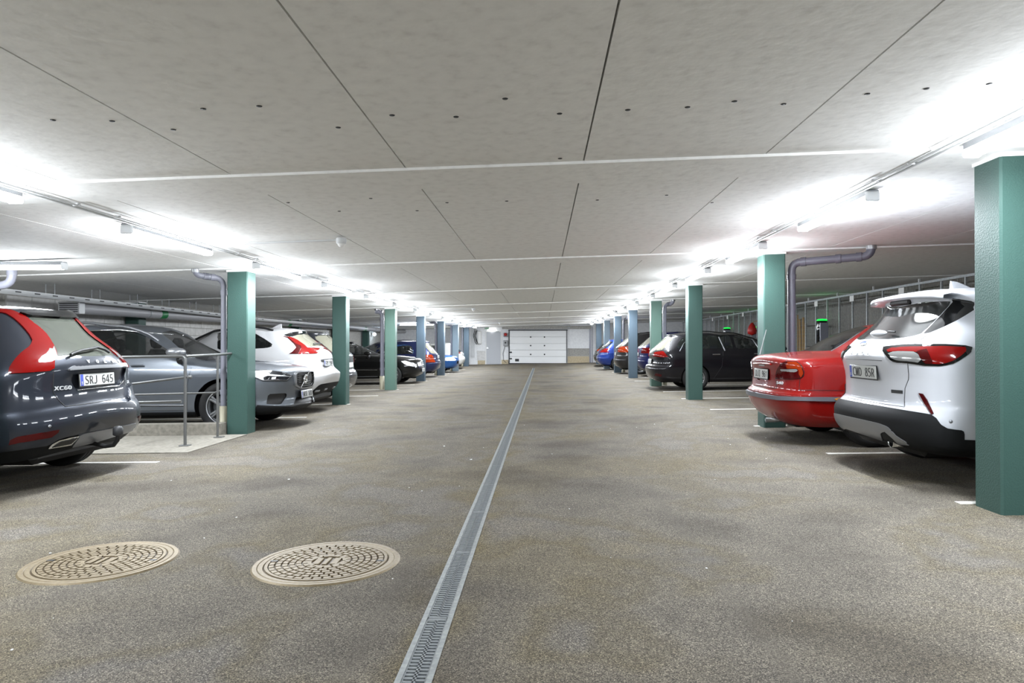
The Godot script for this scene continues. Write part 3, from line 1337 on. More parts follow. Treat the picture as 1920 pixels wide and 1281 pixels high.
func cabin(car: Car, x0: float, x1: float, belt: float, half: float, seats: Array) -> void:
	var st := begin()
	cbox(st, Vector3(x1 - x0, 0.25, half * 2), 0.1, Transform3D(Basis(), Vector3((x0 + x1) / 2, belt - 0.3, 0)))
	part("cabin_floor", done(st), M.seat, car.node)
	for q in seats:
		var x: float = q[0]
		for s: float in [-0.37, 0.37]:
			st = begin()
			var tilt := Basis(Vector3.BACK, 0.22)
			cbox(st, Vector3(0.13, 0.5, 0.46), 0.06, Transform3D(tilt, Vector3(x, belt - 0.1, s)))
			cbox(st, Vector3(0.09, 0.18, 0.25), 0.04, Transform3D(tilt, Vector3(x - 0.08, belt + 0.24, s * 0.92)))
			part("seat", done(st), M.seat, car.node)
	st = begin()
	cbox(st, Vector3(0.45, 0.2, half * 1.9), 0.08, Transform3D(Basis(), Vector3(x1 - 0.1, belt - 0.05, 0)))
	part("dashboard", done(st), M.seat, car.node)

func underbody(car: Car, half: float, y0 := 0.2, y1 := 0.5) -> void:
	var st := begin()
	cbox(st, Vector3(car.L - 0.5, y1 - y0, half * 2), 0.05, Transform3D(Basis(), Vector3(car.L / 2, (y0 + y1) / 2, 0)))
	part("underbody", done(st), M.black, car.node)

func mirrors(car: Car, x: float, y: float, z: float, m: Material) -> void:
	for s: float in [-1.0, 1.0]:
		var st := begin()
		lathe(st, [Vector2(0, -0.13), Vector2(0.06, -0.125), Vector2(0.09, -0.1), Vector2(0.1, -0.03), Vector2(0.1, 0.05), Vector2(0.085, 0.11), Vector2(0.05, 0.13), Vector2(0, 0.135)], 18, Transform3D(Basis(Vector3(1.15, 0, 0), Vector3(0, 0, 1), Vector3(0, -0.68, 0)), Vector3(x, y, s * (z + 0.1))))
		var o := part("door_mirror", done(st), m, car.node)
		st = begin()
		cbox(st, Vector3(0.09, 0.12, 0.14), 0.03, Transform3D(Basis(Vector3.RIGHT, s * 0.5), Vector3(x + 0.01, y - 0.11, s * (z - 0.01))))
		part("mirror_foot", done(st), M.trimblack, o)

func handles(car: Car, xs: Array, y: float, m: Material) -> void:
	for x: float in xs:
		for s: float in [-1.0, 1.0]:
			var h := car.tm.intersect_ray(Vector3(x, y, s * 3.0), Vector3(0, 0, -s))
			if not h.is_empty():
				var p: Vector3 = h.position
				var st := begin()
				cbox(st, Vector3(0.2, 0.028, 0.026), 0.01, Transform3D(Basis(), p + Vector3(0, 0, s * 0.022)))
				part("door_handle", done(st), m, car.node)

func new_car(label: String, called: String, end_x: float, z: float, dirx: float, rear_out: bool, length: float, m: Material, yaw := 0.0) -> Car:
	var c := Car.new()
	c.L = length
	c.paint = m
	var bx_ := Vector3(dirx, dirx * KF, 0).normalized()
	var by := Vector3(-KF, 1, 0).normalized()
	var b := Basis(bx_, by, bx_.cross(by))
	if yaw != 0.0:
		b = b.rotated(by, yaw)
	var o := end_x if rear_out else end_x - dirx * length
	c.xf = Transform3D(b, Vector3(o, fy(o), z))
	c.near = 1.0 if dirx > 0 else -1.0
	c.node = thing(called, label, "car", c.xf.origin, "")
	c.node.transform = c.xf
	return c

# ring table from profiles: rear (x, y), front (x, y), side heights (rear, mid, front), half widths, end shapes
func rings(rear: Array, front: Array, side: Array, w: Array, ar: Array, pr: Array, af: Array, pf: Array) -> Array:
	var out := []
	for i in w.size():
		out.append([rear[2 * i], rear[2 * i + 1], front[2 * i], front[2 * i + 1], side[3 * i], side[3 * i + 1], side[3 * i + 2], w[i], ar[i], pr[i], af[i], pf[i]])
	return out

# front ends shared by cars that show only their rear: 14 rings scaled to length, hood height and roof
func front_of(L: float, hood: float, cowl: float, roof: float, cx := 1.18) -> Array:
	return [L - 0.16, 0.24, L - 0.05, 0.32, L - 0.01, 0.44, L, 0.54, L - 0.01, 0.62, L - 0.03, hood - 0.16, L - 0.08, hood - 0.08, L - 0.25, hood, L - cx, cowl, L - cx - 0.5, lerpf(cowl, roof, 0.6), L - cx - 0.95, roof - 0.07, L - cx - 1.05, roof - 0.03, L - cx - 1.3, roof, L - cx - 1.5, roof + 0.005]

func fill(v: float, n: int) -> Array:
	var a := []
	for i in n:
		a.append(v)
	return a

func car_materials() -> void:
	M.platewhite = hexm("b4b6b3", 0.4)
	M.platelblue = hexm("2b3f9a", 0.4)
	M.plateink = hexm("141414", 0.5)
	M.lampred = hexm("6d0705", 0.08, 0.0, 0.4)
	M.lampdeep = hexm("3d0506", 0.08, 0.0, 0.4)
	M.lamporange = hexm("80280b", 0.08, 0.0, 0.4)
	M.lampclear = hexm("8d8e8d", 0.15, 0.4)
	M.lampdark = hexm("1c1d20", 0.08)
	M.lampwhite = hexm("e4e6e8", 0.1, 0.3)
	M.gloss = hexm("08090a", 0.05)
	M.tint = glass("0a0d0d", 0.55)
	M.tintlight = glass("1c211f", 0.55)
	M.dusty = glass("565a52", 0.62)
	M.smoke = glass("2a2c2b", 0.5)
	M.beigeglass = glass("8c8a7a", 0.75)  # mostly opaque beige pane
	M.silver = hexm("85878a", 0.35, 0.6)
	M.cladding = hexm("1a1b1c", 0.6, 0.0, 0.25)
	M.badge = hexm("cfd0d2", 0.3, 0.4)
	M.amber = hexm("b0701c", 0.2)

func build_cars() -> void:
	car_materials()
	car_dark_suv()
	car_white_suv()
	car_red_sedan()
	car_grey_suv()
	car_white_crossover()
	car_black_estate()
	car_black_sedan()
	car_rest()

const CA := [0.0, 560.0, 7.385]
const CB := [0.0, 710.0, 7.385]
const C3 := [1560.0, 510.0, 7.111]
const C4 := [1560.0, 690.0, 7.111]
const CS := [1395.0, 590.0, 5.337]
const CJ := [200.0, 590.0, 5.82]
const CG := [470.0, 600.0, 6.405]
const CM := [650.0, 620.0, 10.667]
const CK := [1200.0, 600.0, 8.0]
const CR := [1100.0, 590.0, 9.857]
const CZ := [780.0, 600.0, 10.667]

func shark_fin(car: Car, x: float, y: float, m: Material) -> void:
	# low swept aerial on the roof, tall at its rear end
	var st := begin()
	st.set_smooth_group(-1)
	var b := [Vector3(x, y, 0.035), Vector3(x + 0.2, y + 0.005, 0.006), Vector3(x + 0.2, y + 0.005, -0.006), Vector3(x, y, -0.035)]
	var t := [Vector3(x - 0.005, y + 0.085, 0.007), Vector3(x + 0.05, y + 0.075, 0.007), Vector3(x + 0.05, y + 0.075, -0.007), Vector3(x - 0.005, y + 0.085, -0.007)]
	for i in 4:
		var j := (i + 1) % 4
		quad(st, b[i], t[i], t[j], b[j])
	quad(st, t[0], t[3], t[2], t[1])
	part("aerial_fin", done(st), m, car.node)

func roof_rails(car: Car, x0: float, x1: float, z: float, m: Material, r := 0.018) -> void:
	for s: float in [-1.0, 1.0]:
		var pts := []
		for i in 13:
			var x := lerpf(x0, x1, i / 12.0)
			var h := car.tm.intersect_ray(Vector3(x, 3.0, s * z), Vector3.DOWN)
			if not h.is_empty():
				pts.append(h.position + Vector3(0, 0.045 if i > 0 and i < 12 else 0.005, 0))
		if pts.size() > 2:
			var st := begin()
			tube(st, pts, r, 8)
			part("roof_rail", done(st), m, car.node)

func wiper(car: Car, pts: PackedVector2Array, r: float, m: Material) -> void:
	strip(car, "rear_wiper", pts, r, m, false, 0.03)

# ---- dark grey SUV, rear to the aisle (left foreground)
func car_dark_suv() -> void:
	var m := paint("2b2f37", 0.5, 0.38)
	var c := new_car("dark grey SUV with tall red tail lamps and a towbar", "parked_car", -4.17, -6.62, -1, true, 4.63, m)
	var L := c.L
	var rows := rings(
		[0.18, 0.33, 0.09, 0.40, 0.03, 0.49, 0.0, 0.60, 0.02, 0.70, 0.06, 0.76, 0.08, 0.90, 0.07, 1.06, 0.12, 1.18, 0.33, 1.38, 0.50, 1.555, 0.53, 1.61, 0.85, 1.655, 1.1, 1.665],
		front_of(L, 0.95, 1.06, 1.65),
		[0.27, 0.24, 0.25, 0.36, 0.27, 0.30, 0.45, 0.36, 0.38, 0.54, 0.50, 0.50, 0.63, 0.60, 0.60, 0.70, 0.70, 0.70, 0.84, 0.80, 0.80, 0.99, 0.92, 0.90, 1.14, 1.06, 1.02, 1.34, 1.33, 1.25, 1.53, 1.58, 1.50, 1.58, 1.635, 1.55, 1.64, 1.665, 1.62, 1.66, 1.68, 1.64],
		[0.84, 0.90, 0.93, 0.94, 0.945, 0.945, 0.945, 0.93, 0.875, 0.765, 0.67, 0.61, 0.35, 0.0],
		[0.45, 0.5, 0.52, 0.55, 0.55, 0.55, 0.55, 0.58, 0.62, 0.62, 0.6, 0.6, 0.6, 0.3],
		[3.2, 3.2, 3.2, 3.0, 3.0, 3.0, 2.9, 2.8, 2.7, 2.7, 2.9, 2.9, 2.5, 2.0],
		[0.5, 0.6, 0.6, 0.6, 0.6, 0.6, 0.7, 0.8, 0.4, 0.35, 0.4, 0.4, 0.4, 0.3],
		[2.8, 2.8, 2.8, 2.8, 2.8, 2.8, 2.6, 2.4, 2.6, 2.6, 2.6, 2.6, 2.5, 2.0])
	loft(c, rows, 26, 40, 14, 4)
	arches(c, [0.97, 3.74], 0.36, 0.41, 0.0)
	panel(c, "rear_glass", px(CA, [345, 240, 420, 258, 700, 276, 1000, 288, 1185, 302, 1330, 395, 1490, 520, 1620, 660, 1720, 785, 1500, 796, 800, 802, 770, 720, 725, 620, 620, 470, 500, 370, 430, 330]), "pix", M.dusty, 0.0)
	panel(c, "spoiler", px(CA, [235, 200, 420, 178, 700, 186, 1000, 198, 1180, 222, 1235, 235, 1190, 302, 1000, 290, 700, 277, 420, 259, 335, 238]), "pix", M.gloss, 0.03, false)  # black stands in for the shade on the spoiler's underside
	panel(c, "tail_lamp_clear", px(CA, [515, 895, 545, 820, 640, 765, 690, 690, 700, 610, 740, 660, 770, 750, 782, 810, 745, 880]), "pix", M.lampclear, 0.012)
	panel(c, "tail_lamp", px(CA, [-250, 120, 0, 150, 180, 170, 240, 200, 345, 250, 500, 365, 620, 465, 700, 570, 750, 660, 775, 740, 788, 812, 752, 850, 745, 1000, 400, 1028, 85, 1047, 140, 940, 200, 850, 300, 745, 400, 675, 440, 625, 445, 580, 400, 500, 300, 380, 180, 272, 60, 200, -250, 190]), "pix", M.lampred, 0.012)
	panel(c, "side_glass", pl([1.05, 1.16, 1.35, 1.14, 2.2, 1.10, 2.24, 1.5, 1.6, 1.545, 1.2, 1.5]), "side", M.tint)
	panel(c, "side_glass", pl([2.30, 1.10, 3.45, 1.07, 3.0, 1.33, 2.75, 1.45, 2.34, 1.5]), "side", M.tint)
	panel(c, "windscreen", pl([0, 1.1, 0.72, 1.1, 0.56, 1.55, 0, 1.57]), "front", M.tint, 0.0, true, 2.0, 4.0)
	panel(c, "chrome_bar", px(CA, [925, 998, 945, 950, 985, 935, 1770, 898, 1755, 950, 1300, 968, 990, 992]), "pix", M.silver, 0.026, false)
	panel(c, "plate_recess", px(CA, [955, 1003, 1300, 975, 1752, 955, 1705, 1140, 1640, 1205, 1060, 1265, 1000, 1190]), "pix", m, -0.025, false)
	panel(c, "skid_plate", px(CB, [1085, 752, 1840, 604, 1800, 700, 1290, 850, 960, 922, 1060, 790]), "pix", M.silver, 0.035, false)
	patch(c, "exhaust_outlet", px(CB, [690, 925, 800, 850, 1040, 795, 950, 875]), M.black, 0.034)
	patch(c, "exhaust_trim", px(CB, [640, 945, 690, 885, 790, 832, 1075, 770, 955, 895]), M.chrome, 0.03)
	patch(c, "rear_reflector", px(CB, [125, 900, 145, 845, 240, 797, 785, 700, 770, 735, 680, 800, 400, 855]), M.lampdeep, 0.034)
	panel(c, "rear_bumper", px(CB, [-300, 215, 250, 212, 600, 195, 690, 232, 780, 330, 880, 428, 1000, 436, 1400, 372, 1760, 290, 1900, 260, 1900, 640, 1300, 700, 1090, 745, 790, 820, 640, 905, 0, 1000, -300, 1050]), "pix", m, 0.028)
	panel(c, "lower_valance", px(CB, [-300, 950, 0, 950, 640, 900, 1090, 745, 1300, 700, 1900, 560, 1900, 900, -300, 1300]), "pix", M.cladding, 0.01)
	finish_body(c)
	underbody(c, 0.62, 0.22, 0.55)
	cabin(c, 0.6, 3.4, 1.12, 0.7, [[1.5], [2.55]])
	strip(c, "gate_seam", px(CA, [760, 850, 740, 1000, 733, 1200]), 0.004, M.black)
	strip(c, "gate_seam", px(CB, [733, 60, 735, 190, 800, 290, 905, 388, 1300, 335, 1730, 262]), 0.004, M.black, false, 0.0)
	strip(c, "chrome_line", px(CB, [1060, 160, 1640, 100, 1700, 30]), 0.006, M.chrome, false, 0.006)
	wiper(c, px(CA, [945, 800, 1100, 745, 1320, 705, 1420, 735, 1480, 775]), 0.013, M.trimblack)
	plate(c, "SRJ 645", Vector3(0.068, 0.945, 0), Vector3(-1, 0.06, 0))
	var i := 0
	for ch in ["V", "O", "L", "V", "O"]:
		badge(c, "badge_letter", ch, 0.0 + [1220, 1343, 1450, 1550, 1637][i] / 7.385, 560 + [872, 872, 872, 868, 866][i] / 7.385, 0.032, 0.034, M.badge)
		i += 1
	badge(c, "badge_letters", "XC60", 868 / 7.385, 560 + 1238 / 7.385, 0.036, 0.19, M.badge)
	badge(c, "badge_letters", "D5", 1765 / 7.385, 560 + 1152 / 7.385, 0.032, 0.07, M.badge)
	badge(c, "badge_letters", "AWD", 1835 / 7.385, 710 + 508 / 7.385, 0.028, 0.12, M.badge)
	var h := hit(c, 662 / 7.385, 710 + 662 / 7.385)
	if h:
		var o := part("parking_sensor", turned([Vector2(0, 0.006), Vector2(0.012, 0.006), Vector2(0.014, 0)], 14), M.silver, c.node)
		o.transform = Transform3D(Basis(facing(h[1]).x, h[1], -facing(h[1]).y), h[0] + h[1] * 0.028)
	# towbar
	var st := begin()
	tube(st, [Vector3(0.5, 0.33, 0), Vector3(0.12, 0.33, 0), Vector3(0.0, 0.3, 0), Vector3(-0.08, 0.31, 0), Vector3(-0.12, 0.36, 0), Vector3(-0.125, 0.4, 0)], 0.02, 10)
	var tb := part("towbar", done(st), M.black, c.node)
	part("ball_cap", turned([Vector2(0, 0.085), Vector2(0.03, 0.08), Vector2(0.045, 0.06), Vector2(0.046, 0.0), Vector2(0.03, -0.01)], 16, Transform3D(Basis(), Vector3(-0.125, 0.41, 0))), M.darkgrey, tb)
	roof_rails(c, 0.85, 2.7, 0.56, M.silver)
	mirrors(c, 3.2, 1.12, 0.93, m)
	handles(c, [1.75, 2.75], 0.96, m)
	add_wheels(c, [0.97, 3.74], 0.925, 0.365, 0.235)

# ---- white SUV, rear to the aisle (right foreground)
func car_white_suv() -> void:
	var m := paint("c2c5cb", 0.0, 0.4)
	var c := new_car("white SUV with a black lower bumper and wide red tail lamps", "parked_car", 2.85, -6.55, 1, true, 4.61, m)
	var L := c.L
	var rows := rings(
		[0.20, 0.30, 0.06, 0.36, 0.01, 0.45, 0.0, 0.54, 0.05, 0.62, 0.10, 0.67, 0.09, 0.84, 0.04, 1.05, 0.11, 1.155, 0.30, 1.33, 0.42, 1.49, 0.40, 1.575, 0.8, 1.635, 1.05, 1.645],
		front_of(L, 0.95, 1.05, 1.63),
		[0.26, 0.22, 0.24, 0.33, 0.26, 0.29, 0.44, 0.36, 0.38, 0.53, 0.48, 0.48, 0.62, 0.58, 0.58, 0.68, 0.68, 0.68, 0.84, 0.80, 0.80, 1.01, 0.94, 0.90, 1.15, 1.07, 1.02, 1.33, 1.32, 1.25, 1.49, 1.55, 1.48, 1.555, 1.60, 1.54, 1.61, 1.64, 1.60, 1.63, 1.655, 1.62],
		[0.82, 0.90, 0.925, 0.935, 0.94, 0.94, 0.935, 0.92, 0.865, 0.75, 0.665, 0.61, 0.35, 0.0],
		[0.45, 0.5, 0.52, 0.55, 0.55, 0.55, 0.58, 0.62, 0.62, 0.6, 0.55, 0.55, 0.6, 0.3],
		[3.0, 3.0, 3.0, 2.9, 2.8, 2.8, 2.7, 2.6, 2.6, 2.6, 2.9, 2.9, 2.5, 2.0],
		[0.5, 0.6, 0.6, 0.6, 0.6, 0.6, 0.7, 0.8, 0.4, 0.35, 0.4, 0.4, 0.4, 0.3],
		[2.8, 2.8, 2.8, 2.8, 2.8, 2.8, 2.6, 2.4, 2.6, 2.6, 2.6, 2.6, 2.5, 2.0])
	loft(c, rows, 26, 40, 14, 4)
	arches(c, [1.0, 3.71], 0.36, 0.4, 0.05, M.cladding)
	panel(c, "rear_glass", px(C3, [325, 893, 500, 735, 650, 600, 770, 505, 930, 462, 1230, 400, 1595, 390, 1560, 452, 1400, 622, 1200, 826, 1000, 873, 760, 898]), "pix", M.smoke, 0.0)
	panel(c, "quarter_glass", px(C3, [1578, 350, 1700, 362, 1900, 395, 1900, 505, 1700, 628, 1500, 728, 1280, 820, 1205, 832, 1405, 622, 1565, 452, 1615, 395]), "pix", M.gloss, 0.0)
	panel(c, "tail_lamp_clear", px(C3, [742, 1078, 900, 1064, 1140, 1074, 1190, 1160, 1228, 1218, 1000, 1188, 870, 1178, 800, 1148]), "pix", M.lampclear, 0.012)
	patch(c, "tail_lamp_bar", px(C3, [1140, 1070, 1270, 1040, 1340, 1180, 1345, 1228, 1255, 1222, 1195, 1155]), M.lampdeep, 0.017)
	panel(c, "tail_lamp", px(C3, [722, 1024, 1000, 1006, 1500, 1000, 1780, 1010, 1825, 1032, 1700, 1140, 1580, 1205, 1450, 1230, 1260, 1226, 1190, 1155, 1140, 1072, 900, 1062, 742, 1074]), "pix", M.lampred, 0.012)
	panel(c, "tail_lamp_frame", px(C3, [660, 1020, 690, 1000, 830, 985, 1000, 970, 1500, 968, 1780, 985, 1870, 1008, 1878, 1040, 1850, 1080, 1720, 1170, 1600, 1232, 1450, 1257, 1230, 1252, 1180, 1242, 1000, 1217, 860, 1207, 800, 1192, 740, 1132, 690, 1070]), "pix", M.gloss, 0.008)
	patch(c, "rear_reflector", px(C4, [1165, 335, 1215, 345, 1275, 430, 1360, 610, 1330, 628, 1260, 520, 1210, 420]), M.lampdeep, 0.012)
	panel(c, "skid_plate", px(C4, [30, 600, 330, 665, 640, 735, 760, 780, 880, 900, 1072, 1015, 900, 1003, 830, 930, 720, 838, 665, 860, 690, 955, 600, 925, 200, 795, 130, 815, 30, 670]), "pix", M.silver, 0.018, false)
	panel(c, "bumper_cladding", px(C4, [20, 470, 140, 428, 200, 424, 450, 482, 970, 572, 1330, 627, 1372, 642, 1450, 752, 1500, 792, 1560, 812, 1760, 835, 1760, 1250, 900, 1250, 690, 960, 200, 800, 20, 700]), "pix", M.cladding, 0.012)
	panel(c, "side_cladding", pl([-0.2, 0.1, 5.0, 0.1, 5.0, 0.36, 0.9, 0.38, -0.2, 0.44]), "side", M.cladding, 0.008)
	panel(c, "side_glass", pl([1.1, 1.17, 2.2, 1.1, 2.24, 1.46, 1.6, 1.5, 1.25, 1.45]), "side", M.tint)
	panel(c, "side_glass", pl([2.30, 1.10, 3.4, 1.07, 2.95, 1.33, 2.72, 1.42, 2.34, 1.46]), "side", M.tint)
	panel(c, "windscreen", pl([0, 1.1, 0.72, 1.1, 0.56, 1.53, 0, 1.55]), "front", M.tint, 0.0, true, 2.0, 4.0)
	finish_body(c)
	underbody(c, 0.62, 0.22, 0.55)
	cabin(c, 0.6, 3.4, 1.1, 0.7, [[1.5], [2.55]])
	# roof spoiler blade with its high brake lamp
	var st := begin()
	st.set_smooth_group(1)
	var n := 16
	for k in n:
		var q := []
		for e in [k, k + 1]:
			var z := lerpf(-0.64, 0.64, float(e) / n)
			var b := 0.10 * pow(absf(z) / 0.64, 3.0)
			q.append([Vector3(0.52 + b, 1.615 - b * 0.25, z), Vector3(0.335 + b, 1.58 - b * 0.3, z), Vector3(0.335 + b, 1.55 - b * 0.3, z), Vector3(0.50 + b, 1.53 - b * 0.3, z)])
		for i in 3:
			quad(st, q[0][i], q[1][i], q[1][i + 1], q[0][i + 1])
	var sp := part("roof_spoiler", done(st), m, c.node)
	st = begin()
	cbox(st, Vector3(0.1, 0.05, 0.34), 0.015, Transform3D(Basis(), Vector3(0.44, 1.522, 0.0)))
	part("high_brake_lamp", done(st), M.black, sp)
	strip(c, "gate_seam", px(C3, [1270, 845, 1100, 962]), 0.003, M.darkgrey)
	strip(c, "gate_seam", px(C4, [1010, -60, 1024, 80, 1022, 150, 975, 270, 968, 400, 968, 522, 700, 485, 450, 440, 210, 402]), 0.003, M.darkgrey)
	strip(c, "gate_crease", px(C3, [185, 1160, 400, 1168, 665, 1184]), 0.003, M.darkgrey)
	wiper(c, px(C3, [780, 828, 870, 835]), 0.008, M.trimblack)
	var h := hit(c, 1560 + 620 / 7.111, 510 + 820 / 7.111)
	if h:
		var wp := turned([Vector2(0.0, 0.055), Vector2(0.05, 0.045), Vector2(0.075, 0.02), Vector2(0.08, 0.0)], 18)
		var o := part("wiper_cover", wp, m, c.node)
		o.transform = Transform3D(Basis(facing(h[1]).x * 1.9, h[1] * 0.55, -facing(h[1]).y * 0.38), h[0])
	plate(c, "CMD 85R", Vector3(0.062, 0.905, 0), Vector3(-1, -0.05, 0))
	var i := 0
	for ch in ["K", "U", "G", "A"]:
		badge(c, "badge_letter", ch, 1560 + [273, 340, 415, 490][i] / 7.111, 510 + [1075, 1076, 1080, 1082][i] / 7.111, 0.03, 0.04, M.badge)
		i += 1
	h = hit(c, 1560 + 425 / 7.111, 510 + 958 / 7.111)
	if h:
		var o := part("oval_emblem", turned([Vector2(0, 0.006), Vector2(0.8, 0.006), Vector2(1.0, 0.0)], 24, Transform3D(Basis.from_scale(Vector3(0.07, 1, 0.028)), Vector3.ZERO)), M.platelblue, c.node)
		o.transform = Transform3D(Basis(facing(h[1]).x, h[1], -facing(h[1]).y), h[0])
		part("emblem_rim", turned([Vector2(0.86, 0.008), Vector2(1.0, 0.008), Vector2(1.05, 0.0)], 24, Transform3D(Basis.from_scale(Vector3(0.07, 1, 0.028)), Vector3.ZERO)), M.chrome, o)
	h = hit(c, 1560 + 865 / 7.111, 690 + 317 / 7.111)
	if h:
		var o := part("badge_plate", chunk(Vector3(0.14, 0.028, 0.006), 0.002), M.trimblack, c.node)
		o.transform = Transform3D(facing(h[1]), h[0])
	for e in [[760, 950], [85, 730]]:
		h = hit(c, 1560 + e[0] / 7.111, 690 + e[1] / 7.111)
		if h:
			st = begin()
			lathe(st, [Vector2(0.036, -0.12), Vector2(0.042, 0.0), Vector2(0.047, 0.01), Vector2(0.047, -0.12)], 20)
			var o := part("exhaust_pipe", done(st), M.chrome, c.node, Vector3(0.1, 0.33, h[0].z * 1.0))
			o.rotation.z = PI / 2
	h = hit(c, 1560 + 1585 / 7.111, 690 + 717 / 7.111)
	if h:
		var o := part("parking_sensor", turned([Vector2(0, 0.004), Vector2(0.012, 0.004), Vector2(0.014, 0)], 14), M.silver, c.node)
		o.transform = Transform3D(Basis(facing(h[1]).x, h[1], -facing(h[1]).y), h[0])
	shark_fin(c, 0.86, 1.625, m)
	roof_rails(c, 0.9, 2.6, 0.57, M.black)
	mirrors(c, 3.2, 1.1, 0.93, m)
	handles(c, [1.75, 2.75], 0.96, m)
	add_wheels(c, [1.0, 3.71], 0.925, 0.36, 0.23)

# ---- red sedan, rear to the aisle
func car_red_sedan() -> void:
	var m := paint("770e0b", 0.0, 0.4)
	var c := new_car("red older sedan with a grey bumper strip, parked behind the white SUV", "parked_car", 2.64, -8.84, 1, true, 4.48, m)
	var L := c.L
	var rows := rings(
		[0.20, 0.25, 0.12, 0.31, 0.03, 0.43, 0.0, 0.53, 0.0, 0.60, 0.05, 0.64, 0.07, 0.80, 0.06, 0.96, 0.11, 1.03, 0.32, 1.055, 0.62, 1.075, 0.98, 1.25, 1.34, 1.37, 1.6, 1.4, 1.8, 1.405],
		[L - 0.15, 0.22, L - 0.06, 0.28, L - 0.02, 0.4, L, 0.5, L, 0.56, L - 0.04, 0.6, L - 0.08, 0.68, L - 0.2, 0.76, L - 0.6, 0.84, L - 1.0, 0.89, L - 1.3, 0.93, L - 1.75, 1.12, L - 2.15, 1.33, L - 2.3, 1.385, L - 2.5, 1.395],
		[0.22, 0.20, 0.22, 0.28, 0.24, 0.27, 0.40, 0.36, 0.38, 0.51, 0.50, 0.50, 0.58, 0.57, 0.57, 0.63, 0.63, 0.62, 0.79, 0.76, 0.70, 0.92, 0.86, 0.78, 0.985, 0.91, 0.86, 1.0, 0.93, 0.89, 1.02, 0.95, 0.93, 1.2, 1.16, 1.10, 1.32, 1.355, 1.26, 1.375, 1.395, 1.35, 1.395, 1.405, 1.38],
		[0.74, 0.80, 0.84, 0.855, 0.855, 0.85, 0.85, 0.84, 0.80, 0.775, 0.745, 0.66, 0.565, 0.38, 0.0],
		[0.4, 0.42, 0.45, 0.45, 0.45, 0.42, 0.4, 0.4, 0.4, 0.4, 0.38, 0.35, 0.35, 0.35, 0.3],
		[2.8, 2.8, 2.8, 2.8, 2.8, 2.8, 2.8, 2.8, 2.8, 2.8, 2.8, 2.8, 2.6, 2.4, 2.0],
		[0.5, 0.6, 0.6, 0.6, 0.6, 0.6, 0.6, 0.7, 0.7, 0.6, 0.4, 0.35, 0.4, 0.4, 0.3],
		fill(2.6, 15))
	loft(c, rows, 24, 38, 12, 4)
	arches(c, [1.03, 3.6], 0.31, 0.345, 0.0)
	panel(c, "rear_glass", px(CS, [480, 360, 560, 312, 800, 192, 1000, 118, 1240, 118, 1240, 130, 1160, 180, 1000, 285, 865, 362, 700, 366]), "pix", M.tint, 0.0, false)
	panel(c, "tail_lamp_clear", px(CS, [342, 570, 375, 545, 430, 548, 530, 545, 548, 560, 510, 582, 380, 580]), "pix", M.lampclear, 0.012)
	panel(c, "tail_lamp_amber", px(CS, [430, 540, 425, 478, 530, 478, 572, 512, 598, 575, 595, 608, 570, 632, 552, 600, 552, 556, 530, 541]), "pix", M.lamporange, 0.012)
	panel(c, "tail_lamp", px(CS, [318, 642, 330, 562, 372, 492, 420, 470, 530, 474, 575, 510, 602, 575, 596, 612, 570, 636, 480, 646]), "pix", M.lampdeep, 0.012)
	strip(c, "lamp_gasket", px(CS, [318, 642, 330, 562, 372, 492, 420, 470, 530, 474, 575, 510, 602, 575, 596, 612, 570, 636, 480, 646, 318, 642]), 0.005, M.black, false, 0.004)
	strip(c, "lamp_gasket", px(CS, [318, 642, 330, 562, 372, 492, 420, 470, 530, 474, 575, 510, 602, 575, 596, 612, 570, 636, 480, 646, 318, 642]), 0.005, M.black, true, 0.004)
	panel(c, "side_marker", px(CS, [868, 845, 895, 830, 1100, 830, 1100, 862, 885, 864]), "pix", M.amber, 0.03)
	panel(c, "bumper_strip", px(CS, [20, 725, 60, 742, 150, 785, 330, 815, 600, 825, 1200, 825, 1200, 868, 860, 868, 560, 862, 350, 855, 180, 832, 20, 790]), "pix", hexm("55565c", 0.5), 0.024)
	panel(c, "side_glass", pl([0.95, 1.06, 1.98, 0.99, 2.02, 1.3, 1.6, 1.33, 1.25, 1.27]), "side", M.tint)
	panel(c, "side_glass", pl([2.06, 0.99, 3.05, 0.97, 2.72, 1.16, 2.5, 1.25, 2.08, 1.3]), "side", M.tint)
	panel(c, "windscreen", pl([0, 0.97, 0.66, 0.97, 0.5, 1.32, 0, 1.33]), "front", M.tint, 0.0, true, 1.8, 3.4)
	panel(c, "plate_recess", px(CS, [125, 540, 255, 532, 258, 650, 130, 655]), "pix", m, -0.02, false)
	finish_body(c)
	underbody(c, 0.55, 0.2, 0.5)
	cabin(c, 1.1, 3.0, 0.95, 0.6, [[1.8], [2.5]])
	strip(c, "boot_seam", px(CS, [425, 465, 435, 425, 460, 392]), 0.003, M.black)
	strip(c, "boot_seam", px(CS, [320, 650, 325, 740, 110, 715]), 0.003, M.black)
	strip(c, "panel_seam", px(CS, [560, 645, 552, 755, 1015, 762]), 0.003, M.black)
	strip(c, "glass_rubber", px(CS, [870, 368, 1000, 290, 1160, 180]), 0.007, M.silver)
	strip(c, "boot_handle", px(CS, [100, 492, 180, 488, 272, 498]), 0.012, m, false, 0.006)
	plate(c, "DJI 961", Vector3(0.055, 0.805, 0), Vector3(-1, 0.05, 0), false)
	badge(c, "badge_letters", "S40", 1395 + 362 / 5.337, 590 + 683 / 5.337, 0.034, 0.13, M.badge)
	badge(c, "badge_letters", "VOLVO", 1395 + 180 / 5.337, 590 + 506 / 5.337, 0.02, 0.22, M.badge)
	var st := begin()
	lathe(st, [Vector2(0.022, -0.14), Vector2(0.027, 0.0), Vector2(0.03, 0.008), Vector2(0.03, -0.14)], 16)
	var ex := part("exhaust_pipe", done(st), M.steel, c.node, Vector3(0.05, 0.255, 0.2))
	ex.rotation.z = PI / 2
	# thin whip aerial on the rear wing
	st = begin()
